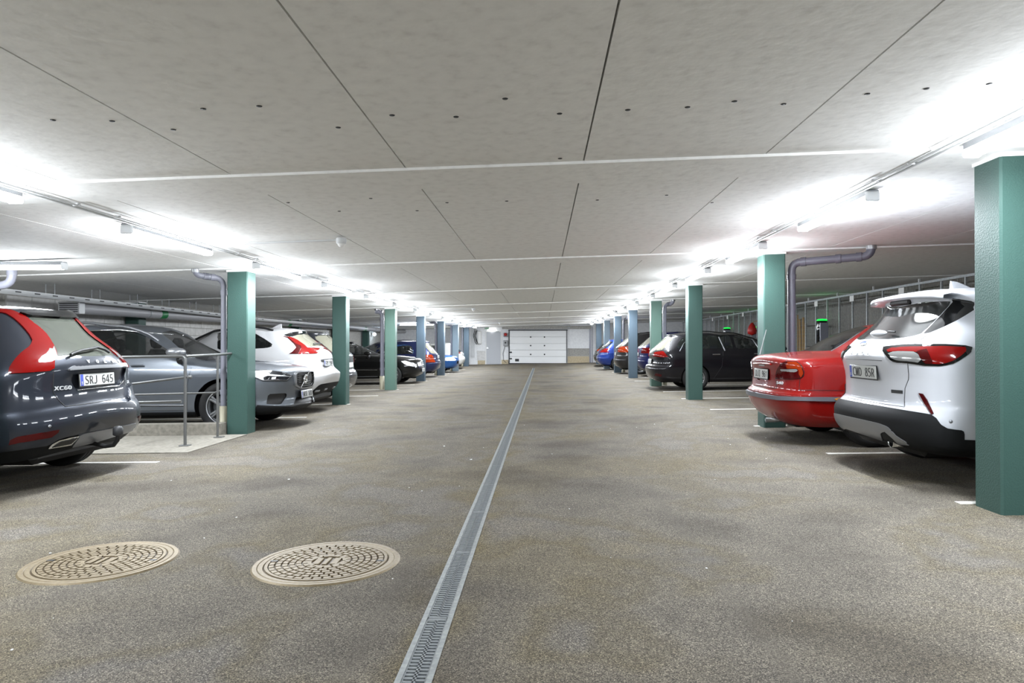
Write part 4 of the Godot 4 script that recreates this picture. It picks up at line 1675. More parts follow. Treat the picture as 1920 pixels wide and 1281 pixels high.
	tube(st, [Vector3(0.2, 1.03, -0.5), Vector3(0.29, 1.35, -0.5)], 0.005, 6)
	part("aerial", done(st), M.galv, c.node)
	mirrors(c, 2.95, 1.0, 0.82, m)
	handles(c, [1.6, 2.55], 0.86, m)
	add_wheels(c, [1.03, 3.6], 0.835, 0.31, 0.2)

# ---- mid grey SUV, nose to the aisle (left, behind the handrail)
func car_grey_suv() -> void:
	var m := paint("61666c", 0.55, 0.36)
	var c := new_car("silver grey SUV facing the aisle behind the grey handrail", "parked_car", -3.76, -11.22, 1, false, 4.69, m)
	var L := c.L
	var rows := rings(
		[0.20, 0.33, 0.08, 0.38, 0.03, 0.46, 0.0, 0.56, 0.02, 0.66, 0.06, 0.76, 0.08, 0.88, 0.09, 1.0, 0.12, 1.1, 0.16, 1.18, 0.34, 1.38, 0.5, 1.55, 0.55, 1.6, 0.9, 1.64, 1.2, 1.65],
		[L - 0.14, 0.25, L - 0.03, 0.31, L, 0.36, L - 0.05, 0.46, L - 0.04, 0.58, L - 0.02, 0.70, L - 0.02, 0.82, L - 0.08, 0.905, L - 0.5, 1.0, L - 1.38, 1.11, L - 1.85, 1.36, L - 2.3, 1.57, L - 2.45, 1.61, L - 2.8, 1.64, L - 3.2, 1.65],
		[0.28, 0.22, 0.24, 0.34, 0.27, 0.30, 0.40, 0.33, 0.36, 0.5, 0.44, 0.46, 0.6, 0.55, 0.58, 0.72, 0.68, 0.70, 0.86, 0.83, 0.82, 0.98, 0.93, 0.90, 1.05, 1.0, 0.98, 1.12, 1.07, 1.08, 1.34, 1.34, 1.27, 1.53, 1.58, 1.5, 1.58, 1.62, 1.56, 1.62, 1.645, 1.62, 1.64, 1.655, 1.64],
		[0.84, 0.90, 0.92, 0.93, 0.94, 0.945, 0.945, 0.93, 0.905, 0.87, 0.755, 0.655, 0.60, 0.35, 0.0],
		fill(0.55, 15), fill(2.7, 15),
		[0.55, 0.6, 0.62, 0.62, 0.6, 0.6, 0.62, 0.7, 0.9, 0.4, 0.35, 0.4, 0.4, 0.4, 0.3],
		[2.8, 2.8, 2.8, 2.8, 2.8, 2.8, 2.8, 2.7, 2.4, 2.6, 2.6, 2.6, 2.6, 2.5, 2.0])
	loft(c, rows, 10, 46, 26, 4)
	var ax := L - 0.96
	arches(c, [ax - 2.865, ax], 0.37, 0.42, 0.0)
	panel(c, "side_glass", px(CJ, [-500, 180, 90, 172, 300, 184, 430, 234, 600, 340, 745, 438, 270, 446, -500, 470]), "pix", M.tint, 0.0)
	panel(c, "windscreen", px(CJ, [575, 196, 700, 176, 860, 180, 960, 212, 1100, 282, 1262, 372, 1450, 440, 1262, 440, 870, 440, 770, 345, 660, 248]), "pix", M.tint, 0.0, false)
	patch(c, "headlamp_core", px(CG, [150, 690, 200, 672, 470, 682, 425, 722, 160, 720]), M.lampdark, 0.014)
	panel(c, "headlamp", px(CG, [-70, 615, 180, 606, 390, 634, 494, 672, 432, 730, 150, 730, 50, 690, -70, 660]), "pix", M.lampwhite, 0.008)
	strip(c, "headlamp_rim", px(CG, [0, 612, 180, 606, 390, 634, 494, 672, 432, 730, 150, 730, 50, 690]), 0.009, M.trimblack, false, 0.006)
	patch(c, "headlamp_brow", px(CG, [190, 622, 240, 614, 400, 645, 480, 676, 380, 664, 230, 650]), M.lampdark, 0.014)
	patch(c, "headlamp_lens", px(CG, [250, 690, 300, 684, 290, 712, 245, 714]), M.lampwhite, 0.02)
	panel(c, "grille", px(CG, [538, 652, 570, 634, 738, 622, 752, 650, 752, 740, 730, 786, 640, 808, 598, 808, 548, 778]), "pix", M.black, -0.02, false)
	panel(c, "grille_frame", px(CG, [512, 640, 550, 618, 745, 603, 770, 640, 770, 745, 742, 803, 640, 828, 588, 828, 528, 792]), "pix", M.silver, 0.016, false)
	panel(c, "side_intake", px(CG, [188, 1012, 208, 892, 425, 880, 440, 908, 362, 1016]), "pix", M.black, -0.02)
	panel(c, "lower_intake", px(CG, [515, 1014, 548, 925, 745, 915, 752, 985]), "pix", M.black, -0.02, false)
	panel(c, "bumper_lip", px(CG, [60, 1022, 180, 1028, 500, 1040, 790, 975, 790, 1000, 480, 1095, 360, 1112, 60, 1112]), "pix", M.cladding, 0.012)
	panel(c, "sill_trim", pl([-0.1, 0.1, 5, 0.1, 5, 0.3, -0.1, 0.3]), "side", M.cladding, 0.008)
	panel(c, "rear_glass", pl([0, 1.2, 0.7, 1.2, 0.58, 1.5, 0, 1.52]), "rear", M.tint, 0.0, true, 0.0, 1.0)
	panel(c, "tail_lamp", pl([0.55, 0.85, 0.95, 0.85, 0.95, 1.5, 0.7, 1.5, 0.72, 1.1, 0.55, 1.05]), "rear", M.lampred, 0.01)
	finish_body(c)
	underbody(c, 0.62, 0.22, 0.55)
	cabin(c, 0.6, 3.35, 1.1, 0.7, [[1.5], [2.5]])
	side_strip(c, "window_chrome", [0.7, 1.22, 0.9, 1.42, 1.4, 1.535, 2.0, 1.55, 2.6, 1.47, 3.1, 1.28, 3.5, 1.1], 0.011, M.chrome, 0.004)
	side_strip(c, "window_chrome", [0.7, 1.2, 2.0, 1.135, 3.5, 1.1], 0.008, M.chrome, 0.003)
	side_strip(c, "door_chrome", [1.2, 0.43, 3.2, 0.4], 0.011, M.silver, 0.006)
	side_strip(c, "door_seam", [2.2, 1.12, 2.22, 0.6, 2.2, 0.33], 0.003, M.black)
	side_strip(c, "door_seam", [3.3, 1.1, 3.22, 0.7, 3.2, 0.33, 1.2, 0.33], 0.003, M.black)
	strip(c, "hood_seam", px(CJ, [990, 455, 1040, 500, 1262, 520]), 0.003, M.black)
	roof_rails(c, 0.85, 2.6, 0.585, M.silver, 0.02)
	mirrors(c, 3.1, 1.19, 0.93, M.silver)
	handles(c, [1.4, 2.45], 1.0, m)
	# grille slats, diagonal bar and ring emblem
	var zc := 0.0
	var gx := L - 0.035
	for k in 7:
		var st := begin()
		cbox(st, Vector3(0.02, 0.012, 0.58 - 0.01 * k), 0.003, Transform3D(Basis(), Vector3(gx - 0.008, 0.615 + k * 0.033, 0)))
		part("grille_slat", done(st), M.trimblack, c.node)
	var st2 := begin()
	tube(st2, [Vector3(gx + 0.012, 0.6, 0.22), Vector3(gx + 0.016, 0.85, -0.2)], 0.011, 6)
	part("grille_bar", done(st2), M.chrome, c.node)
	var em := part("ring_emblem", turned([Vector2(0.045, -0.008), Vector2(0.045, 0.01), Vector2(0.068, 0.01), Vector2(0.068, -0.008)], 28), M.chrome, c.node, Vector3(gx + 0.02, 0.725, 0.01))
	em.rotation.z = -PI / 2
	plate(c, "MOO 80D", Vector3(L + 0.005, 0.495, 0), Vector3(1, 0.1, 0))
	add_wheels(c, [ax - 2.865, ax], 0.93, 0.37, 0.24, 5, true)

# ---- white crossover, rear to the aisle
func car_white_crossover() -> void:
	var m := paint("b7b7b8", 0.0, 0.4)
	var c := new_car("white crossover with angular red tail lamps and an aerial fin", "parked_car", -4.05, -13.75, -1, true, 4.55, m)
	var L := c.L
	var rows := rings(
		[0.2, 0.36, 0.12, 0.43, 0.05, 0.53, 0.01, 0.65, 0.0, 0.74, 0.06, 0.80, 0.14, 0.90, 0.15, 1.05, 0.18, 1.15, 0.33, 1.27, 0.6, 1.51, 0.62, 1.575, 0.95, 1.63, 1.2, 1.64],
		front_of(L, 0.95, 1.06, 1.62),
		[0.28, 0.24, 0.25, 0.38, 0.28, 0.30, 0.48, 0.38, 0.38, 0.6, 0.50, 0.50, 0.68, 0.60, 0.60, 0.76, 0.70, 0.70, 0.86, 0.80, 0.80, 1.0, 0.92, 0.90, 1.1, 1.04, 1.02, 1.24, 1.2, 1.15, 1.47, 1.52, 1.46, 1.55, 1.59, 1.54, 1.61, 1.63, 1.60, 1.63, 1.645, 1.62],
		[0.80, 0.86, 0.89, 0.9, 0.9, 0.9, 0.9, 0.89, 0.865, 0.8, 0.66, 0.6, 0.35, 0.0],
		fill(0.5, 14), fill(2.8, 14), fill(0.5, 14), fill(2.6, 14))
	loft(c, rows, 20, 34, 10, 3)
	arches(c, [0.95, 3.62], 0.35, 0.39, 0.05, M.cladding)
	panel(c, "rear_glass", px(CG, [485, 205, 560, 180, 640, 172, 725, 190, 820, 245, 930, 300, 760, 318, 700, 330, 640, 300, 560, 250]), "pix", M.beigeglass, 0.0)
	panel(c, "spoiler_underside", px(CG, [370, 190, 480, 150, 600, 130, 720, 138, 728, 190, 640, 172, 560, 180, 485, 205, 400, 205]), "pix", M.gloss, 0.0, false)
	patch(c, "tail_lamp_clear", px(CG, [590, 405, 625, 372, 690, 355, 700, 372, 800, 362, 780, 398, 700, 405]), M.lampclear, 0.01, true, 3.0)
	patch(c, "tail_lamp_dark", px(CG, [462, 408, 500, 385, 548, 330, 520, 290, 440, 215, 390, 200, 470, 205, 540, 290, 605, 315, 600, 345, 570, 410]), M.lampdeep, 0.01, true, 3.0)
	patch(c, "tail_lamp", px(CG, [440, 205, 490, 210, 560, 245, 640, 300, 680, 335, 830, 342, 795, 402, 700, 408, 570, 412, 605, 345, 600, 315, 540, 290]), M.lampred, 0.012, true, 3.0)
	panel(c, "plate_recess", px(CG, [840, 475, 1030, 462, 1030, 590, 865, 610]), "pix", m, -0.025, false)
	panel(c, "bumper_cladding", px(CG, [735, 860, 830, 775, 1000, 745, 1100, 720, 1100, 830, 900, 920, 760, 950, 640, 1000, 500, 1000]), "pix", M.cladding, 0.0)
	panel(c, "side_glass", px(CG, [-200, 150, 60, 165, 180, 235, 310, 325, 180, 338, 60, 345, -400, 360, -400, 150]), "pix", M.tint, 0.0)
	panel(c, "windscreen", pl([0, 1.1, 0.7, 1.1, 0.54, 1.53, 0, 1.55]), "front", M.tint, 0.0, true, 2.0, 4.0)
	finish_body(c)
	underbody(c, 0.6, 0.22, 0.55)
	cabin(c, 0.6, 3.3, 1.08, 0.66, [[1.5], [2.5]])
	wiper(c, px(CG, [745, 302, 800, 294, 880, 305]), 0.012, M.trimblack)
	for k in 3:
		panel_bump(c, "skid_rib", [800 + k * 98.0, 855.0 - k * 22.0], CG)
	plate(c, "FRY 95N", Vector3(0.125, 0.93, 0), Vector3(-1, 0.05, 0))
	shark_fin(c, 1.05, 1.625, m)
	roof_rails(c, 1.0, 2.7, 0.56, M.black, 0.02)
	mirrors(c, 3.1, 1.1, 0.88, m)
	handles(c, [1.7, 2.65], 0.96, m)
	add_wheels(c, [0.95, 3.62], 0.89, 0.345, 0.225)

func panel_bump(car: Car, called: String, p: Array, o: Array) -> void:
	var h := hit(car, o[0] + p[0] / o[2], o[1] + p[1] / o[2])
	if h:
		var q := part(called, chunk(Vector3(0.16, 0.05, 0.02), 0.009), M.silver, car.node)
		q.transform = Transform3D(facing(h[1]), h[0])

# ---- black estate, rear to the aisle
func car_black_estate() -> void:
	var m := paint("17161a", 0.2, 0.35)
	var c := new_car("black estate car with bright red tail lamps parked on the right", "parked_car", 2.76, -18.9, 1, true, 4.77, m)
	var L := c.L
	var rows := rings(
		[0.15, 0.27, 0.06, 0.34, 0.02, 0.44, 0.0, 0.56, 0.03, 0.64, 0.1, 0.68, 0.12, 0.80, 0.11, 0.92, 0.14, 0.99, 0.34, 1.2, 0.54, 1.385, 0.55, 1.43, 0.9, 1.47, 1.2, 1.48],
		front_of(L, 0.85, 0.97, 1.46, 1.3),
		[0.22, 0.2, 0.22, 0.3, 0.25, 0.28, 0.42, 0.36, 0.36, 0.52, 0.48, 0.48, 0.6, 0.58, 0.56, 0.66, 0.65, 0.62, 0.78, 0.76, 0.7, 0.88, 0.86, 0.8, 0.99, 0.96, 0.93, 1.17, 1.18, 1.1, 1.34, 1.39, 1.33, 1.4, 1.44, 1.39, 1.45, 1.475, 1.44, 1.47, 1.48, 1.46],
		[0.78, 0.85, 0.89, 0.905, 0.91, 0.91, 0.91, 0.9, 0.86, 0.75, 0.64, 0.59, 0.35, 0.0],
		fill(0.5, 14), fill(2.7, 14), fill(0.6, 14), fill(2.6, 14))
	loft(c, rows, 18, 36, 10, 3)
	arches(c, [1.1, 3.85], 0.32, 0.36, 0.0)
	panel(c, "rear_glass", px(CK, [185, 440, 260, 360, 350, 285, 400, 262, 500, 262, 440, 345, 350, 440, 290, 460]), "pix", M.beigeglass, 0.0, false)
	patch(c, "tail_lamp", px(CK, [195, 545, 220, 485, 350, 470, 370, 490, 400, 530, 430, 555, 350, 562]), M.lampred, 0.012, true, 3.0)
	patch(c, "rear_reflector", px(CK, [215, 835, 240, 800, 330, 820, 320, 850]), M.lampdeep, 0.008)
	panel(c, "side_glass", px(CK, [548, 405, 600, 300, 660, 255, 760, 235, 1340, 225, 1400, 425, 900, 432, 580, 436]), "pix", M.tintlight, 0.0)
	panel(c, "side_glass", px(CK, [1385, 232, 1480, 238, 1700, 300, 1900, 400, 1900, 430, 1440, 428]), "pix", M.tintlight, 0.0)
	panel(c, "windscreen", pl([0, 1.0, 0.7, 1.0, 0.54, 1.38, 0, 1.4]), "front", M.tintlight, 0.0, true, 2.0, 4.0)
	finish_body(c)
	underbody(c, 0.58, 0.2, 0.5)
	cabin(c, 0.6, 3.3, 0.98, 0.68, [[1.55], [2.6]])
	side_strip(c, "window_chrome", [0.72, 1.0, 0.85, 1.2, 1.05, 1.31], 0.007, M.silver, 0.003)
	side_strip(c, "window_post", [1.85, 0.99, 1.75, 1.34], 0.02, M.silver, 0.0)
	side_strip(c, "window_post", [2.72, 0.99, 2.6, 1.35], 0.02, M.silver, 0.0)
	side_strip(c, "door_seam", [2.8, 0.98, 2.85, 0.6, 2.8, 0.28], 0.003, M.darkgrey)
	side_strip(c, "door_seam", [1.8, 0.98, 1.75, 0.6, 1.55, 0.3], 0.003, M.darkgrey)
	plate(c, "", Vector3(0.09, 0.74, 0), Vector3(-1, 0.1, 0))
	roof_rails(c, 0.9, 2.8, 0.55, M.black, 0.014)
	mirrors(c, 3.2, 1.02, 0.9, m)
	handles(c, [1.62, 2.65], 0.9, M.chrome)
	add_wheels(c, [1.1, 3.85], 0.9, 0.325, 0.215, 7, false)

# ---- black saloon, nose to the aisle
func car_black_sedan() -> void:
	var m := paint("131313", 0.2, 0.35)
	var c := new_car("black sedan with chrome grille and clear headlamps facing the aisle", "parked_car", -4.08, -24.2, 1, false, 4.87, m)
	var L := c.L
	var rows := rings(
		[0.20, 0.25, 0.12, 0.31, 0.03, 0.43, 0.0, 0.53, 0.0, 0.62, 0.03, 0.7, 0.05, 0.84, 0.05, 0.98, 0.12, 1.05, 0.4, 1.07, 0.8, 1.09, 1.2, 1.27, 1.6, 1.41, 1.9, 1.45, 2.1, 1.455],
		[L - 0.2, 0.22, L - 0.08, 0.28, L - 0.02, 0.36, L, 0.46, L - 0.01, 0.56, L - 0.03, 0.66, L - 0.06, 0.78, L - 0.14, 0.86, L - 0.6, 0.93, L - 1.1, 0.98, L - 1.5, 1.02, L - 1.95, 1.2, L - 2.4, 1.39, L - 2.6, 1.44, L - 2.8, 1.455],
		[0.22, 0.20, 0.22, 0.28, 0.24, 0.27, 0.40, 0.36, 0.36, 0.51, 0.48, 0.46, 0.6, 0.58, 0.56, 0.7, 0.68, 0.66, 0.84, 0.8, 0.74, 0.95, 0.9, 0.83, 1.0, 0.96, 0.9, 1.02, 0.975, 0.94, 1.04, 0.99, 0.98, 1.22, 1.2, 1.14, 1.36, 1.4, 1.32, 1.42, 1.445, 1.4, 1.44, 1.455, 1.43],
		[0.78, 0.85, 0.89, 0.91, 0.92, 0.92, 0.92, 0.905, 0.87, 0.84, 0.8, 0.7, 0.6, 0.4, 0.0],
		fill(0.45, 15), fill(2.7, 15), [0.6, 0.65, 0.65, 0.65, 0.65, 0.65, 0.65, 0.7, 0.8, 0.7, 0.4, 0.4, 0.4, 0.4, 0.3], fill(2.5, 15))
	loft(c, rows, 8, 36, 20, 3)
	arches(c, [1.1, 3.97], 0.32, 0.36, 0.0)
	patch(c, "headlamp", px(CM, [1090, 615, 1180, 605, 1290, 640, 1350, 725, 1230, 700, 1150, 670]), M.lampwhite, 0.008, true, 3.0)
	patch(c, "headlamp_inner", px(CM, [1295, 635, 1340, 650, 1410, 720, 1380, 745, 1340, 700]), M.lampwhite, 0.008, true, 3.0)
	patch(c, "grille", px(CM, [1400, 640, 1500, 625, 1535, 740, 1440, 745]), M.chrome, 0.02, false, 3.0)
	patch(c, "fog_lamp", px(CM, [1175, 935, 1220, 915, 1290, 930, 1270, 950]), M.lampclear, 0.004)
	panel(c, "side_glass", pl([1.25, 1.05, 2.3, 1.02, 2.35, 1.36, 1.85, 1.37, 1.5, 1.28]), "side", M.tintlight)
	panel(c, "side_glass", pl([2.4, 1.02, 3.4, 1.0, 3.05, 1.17, 2.8, 1.29, 2.43, 1.36]), "side", M.tintlight)
	panel(c, "windscreen", pl([0, 1.05, 0.72, 1.05, 0.55, 1.36, 0, 1.385]), "front", M.tintlight, 0.0, true, 2.2, 3.6)
	panel(c, "rear_glass", pl([0, 1.1, 0.66, 1.1, 0.54, 1.38, 0, 1.39]), "rear", M.tint, 0.0, true, 0.6, 1.7)
	finish_body(c)
	underbody(c, 0.58, 0.2, 0.5)
	cabin(c, 1.3, 3.2, 0.98, 0.66, [[2.0], [2.75]])
	for k in 3:
		var st := begin()
		cbox(st, Vector3(0.03, 0.018, 0.42), 0.006, Transform3D(Basis(), Vector3(L - 0.018 - k * 0.018, 0.62 + k * 0.06, 0)))
		part("grille_slat", done(st), M.chrome, c.node)
	side_strip(c, "window_chrome", [1.2, 1.0, 2.3, 0.985, 3.5, 0.96], 0.008, M.chrome, 0.004)
	side_strip(c, "window_chrome", [2.4, 1.375, 2.8, 1.315, 3.1, 1.19, 3.55, 1.0], 0.01, M.chrome, 0.004)
	side_strip(c, "door_chrome", [1.5, 0.52, 3.5, 0.49], 0.01, M.chrome, 0.004)
	side_strip(c, "sill_chrome", [1.5, 0.27, 3.5, 0.27], 0.01, M.silver, 0.004)
	handles(c, [1.75, 2.7], 0.86, M.chrome)
	plate(c, "", Vector3(L + 0.012, 0.44, 0), Vector3(1, 0, 0))
	mirrors(c, 3.2, 1.05, 0.9, m)
	add_wheels(c, [1.1, 3.97], 0.91, 0.33, 0.22, 7, false)

# ---- the farther cars: one loft per body type
func far_car(label: String, end_x: float, z: float, dirx: float, rear_out: bool, kind: String, m: Material, lampy: Array, lampmat: Material, plate_text: String, glassm: Material) -> Car:
	var tall := {"suv": 1.64, "estate": 1.5, "hatch": 1.47}[kind] as float
	var L := {"suv": 4.5, "estate": 4.72, "hatch": 4.15}[kind] as float
	var c := new_car(label, "parked_car", end_x, z, dirx, rear_out, L, m)
	var b := tall - 0.56
	var steep := 0.52 if kind != "estate" else 0.34
	var rows := rings(
		[0.16, 0.28, 0.07, 0.35, 0.02, 0.46, 0.0, 0.57, 0.02, 0.66, 0.07, 0.72, 0.09, 0.84, 0.09, b - 0.08, 0.12, b, 0.12 + steep * 0.5, b + 0.24, 0.12 + steep, tall - 0.1, 0.10 + steep, tall - 0.045, 0.45 + steep, tall - 0.005, 0.8 + steep, tall],
		front_of(L, tall - 0.66, b, tall - 0.02, 1.1),
		[0.24, 0.2, 0.22, 0.3, 0.26, 0.28, 0.42, 0.36, 0.38, 0.54, 0.5, 0.5, 0.62, 0.6, 0.6, 0.7, 0.68, 0.66, 0.82, 0.78, 0.74, b - 0.1, b - 0.13, b - 0.14, b, b - 0.03, b - 0.04, b + 0.22, b + 0.22, b + 0.14, tall - 0.12, tall - 0.08, tall - 0.14, tall - 0.06, tall - 0.03, tall - 0.09, tall - 0.02, tall - 0.005, tall - 0.04, tall, tall + 0.005, tall - 0.02],
		[0.78, 0.84, 0.88, 0.9, 0.9, 0.9, 0.9, 0.89, 0.85, 0.75, 0.64, 0.58, 0.34, 0.0],
		fill(0.48, 14), fill(2.7, 14), fill(0.6, 14), fill(2.5, 14))
	loft(c, rows, 12, 26, 12, 2)
	var R := 0.33 if kind == "suv" else 0.31
	arches(c, [0.95, L - 0.92], R, R + 0.04, 0.0)
	panel(c, "rear_glass", pl([0, b + 0.03, 0.68, b + 0.03, 0.56, tall - 0.13, 0, tall - 0.11]), "rear", glassm, 0.0, true, -1.0, 1.0)
	panel(c, "tail_lamp", pl(lampy), "rear", lampmat, 0.012, true, -1.0, 0.75)
	panel(c, "side_glass", pl([0.55 + steep, b + 0.03, L * 0.5, b, L * 0.5, tall - 0.15, 1.0 + steep, tall - 0.14, 0.7 + steep, tall - 0.22]), "side", M.tintlight)
	panel(c, "side_glass", pl([L * 0.5 + 0.08, b, L - 1.15, b - 0.01, L - 1.6, b + 0.25, L - 1.85, tall - 0.2, L * 0.5 + 0.08, tall - 0.15]), "side", M.tintlight)
	panel(c, "windscreen", pl([0, b + 0.03, 0.68, b + 0.03, 0.54, tall - 0.14, 0, tall - 0.12]), "front", M.tintlight, 0.0, true, 1.8, L - 0.7)
	panel(c, "headlamp", pl([0.5, tall - 0.9, 0.9, tall - 0.9, 0.9, tall - 0.74, 0.6, tall - 0.76]), "front", M.lampwhite, 0.008, true, L - 0.9, L + 1.0)
	panel(c, "front_grille", pl([-0.1, 0.42, 0.45, 0.42, 0.45, 0.56, -0.1, 0.56]), "front", M.black, -0.01, true, L - 0.5, L + 1.0)
	finish_body(c)
	underbody(c, 0.58, 0.2, 0.5)
	cabin(c, 0.6, L - 1.2, b, 0.64, [[1.45], [2.4]])
	if rear_out:
		plate(c, plate_text, Vector3(0.075, 0.82, 0), Vector3(-1, 0.05, 0))
	else:
		plate(c, plate_text, Vector3(L + 0.012, 0.5, 0), Vector3(1, 0, 0))
	mirrors(c, L - 1.35, b + 0.06, 0.87, m)
	handles(c, [1.6, 2.55], b - 0.12, m)
	add_wheels(c, [0.95, L - 0.92], 0.885, R, 0.21, 5, false)
	return c

func car_rest() -> void:
	var wide := [0.5, 0.86, 0.95, 0.86, 0.95, 1.06, 0.62, 1.06]
	var tallv := [0.66, 0.74, 0.98, 0.74, 0.98, 1.28, 0.74, 1.28]
	far_car("dark SUV behind the white crossover with angular lamps", -4.42, -16.5, -1, true, "suv", paint("23252a", 0.3), wide, M.lampdeep, "", M.beigeglass)
	var v := far_car("dark blue estate car with a tall orange tail lamp", -4.15, -28.8, -1, true, "estate", paint("20284a", 0.3), [0.62, 0.62, 0.95, 0.62, 0.95, 0.92, 0.68, 0.92], M.lamporange, "", M.beigeglass)
	roof_rails(v, 0.7, 2.8, 0.52, M.silver, 0.018)
	far_car("bright blue small car facing the aisle on the left", -3.98, -33.9, 1, false, "hatch", paint("27548f", 0.3), wide, M.lampred, "", M.tintlight)
	far_car("small white car beyond the bright blue car", -4.25, -38.9, -1, true, "hatch", paint("d9d9d6"), wide, M.lampred, "", M.tintlight)
	far_car("dark blue car half hidden by a slate blue column", 3.5, -26.7, 1, true, "suv", paint("1d2150", 0.3), wide, M.lampred, "", M.beigeglass)
	var s := far_car("black SUV with orange red lamps and a loaded roof rack", 2.93, -29.2, 1, true, "suv", paint("201f1f", 0.2), [0.45, 0.9, 0.95, 0.88, 0.95, 1.1, 0.6, 1.12], M.lamporange, "", M.beigeglass)
	roof_rails(s, 0.9, 2.6, 0.5, M.black, 0.02)
	far_car("blue car with red lamps beyond the black SUV", 2.6, -34.2, 1, true, "hatch", paint("20367a", 0.3), [0.42, 0.84, 0.95, 0.84, 0.95, 1.02, 0.6, 1.02], M.lampred, "", M.tintlight)
	far_car("black small car nearest to the far wall on the right", 2.82, -39.0, 1, true, "hatch", paint("1b1a1c", 0.2), wide, M.lamporange, "", M.tintlight)

# ------------------------------------------------------------------ services
func pipe_with_collars(parent: Node, called: String, pts: Array, r: float, m: Material, collars: Array, n := 14) -> void:
	var st := begin()
	tube(st, pts, r, n)
	var o := part(called, done(st), m, parent)
	for q in collars:
		var d: Vector3 = (q[1] as Vector3).normalized()
		st = begin()
		tube(st, [q[0] - d * 0.035, q[0] + d * 0.035], r + 0.008, n)
		part("pipe_collar", done(st), m, o)

# downpipe: from the ceiling, over, and down beside a column
func downpipe(u_top: float, v_run: float, u_pipe: float, z: float, dz: float, r: float, m: Material, label: String, sleeve := 0.35) -> void:
	var p := at_z(u_pipe, v_run, z)
	var t := at_z(u_top, v_run, z + dz)
	var yr := p.y
	var top := Vector3(t.x, cy(t.x) - 0.005, z + dz)
	var c1 := Vector3(t.x, yr + 0.03, z + dz)
	var c2 := Vector3(p.x, yr, z)
	var foot := Vector3(p.x, fy(p.x) + 0.0, z)
	var o := thing("drain_pipe", label, "pipe", foot, "grey drain pipes beside the columns")
	var pts := [top]
	pts.append_array(bend(top, c1, c2, minf(0.12, absf(top.y - c1.y) * 0.95)))
	pts.append_array(bend(c1, c2, foot, 0.13))
	pts.append(foot + Vector3(0, sleeve, 0))
	for i in pts.size():
		pts[i] -= foot
	var dirh := (c2 - c1).normalized()
	pipe_with_collars(o, "pipe", pts, r, m, [[c1 + dirh * 0.15 - foot, dirh], [c1.lerp(c2, 0.4) - foot, dirh], [c2 - dirh * 0.16 - foot, dirh], [c2 + Vector3(0, -0.2, 0) - foot, Vector3.UP], [Vector3(0, 0.85, 0), Vector3.UP], [Vector3(0, 0.6, 0), Vector3.UP]])
	part("floor_sleeve", turned([Vector2(r + 0.012, sleeve + 0.05), Vector2(r + 0.014, sleeve + 0.05), Vector2(r + 0.014, 0.0)], 16), M.galvpaint, o)
	var st := begin()
	tube(st, [top - foot, top - foot - Vector3(0, 0.05, 0)], r + 0.012, 14)
	part("ceiling_collar", done(st), M.steel, o)

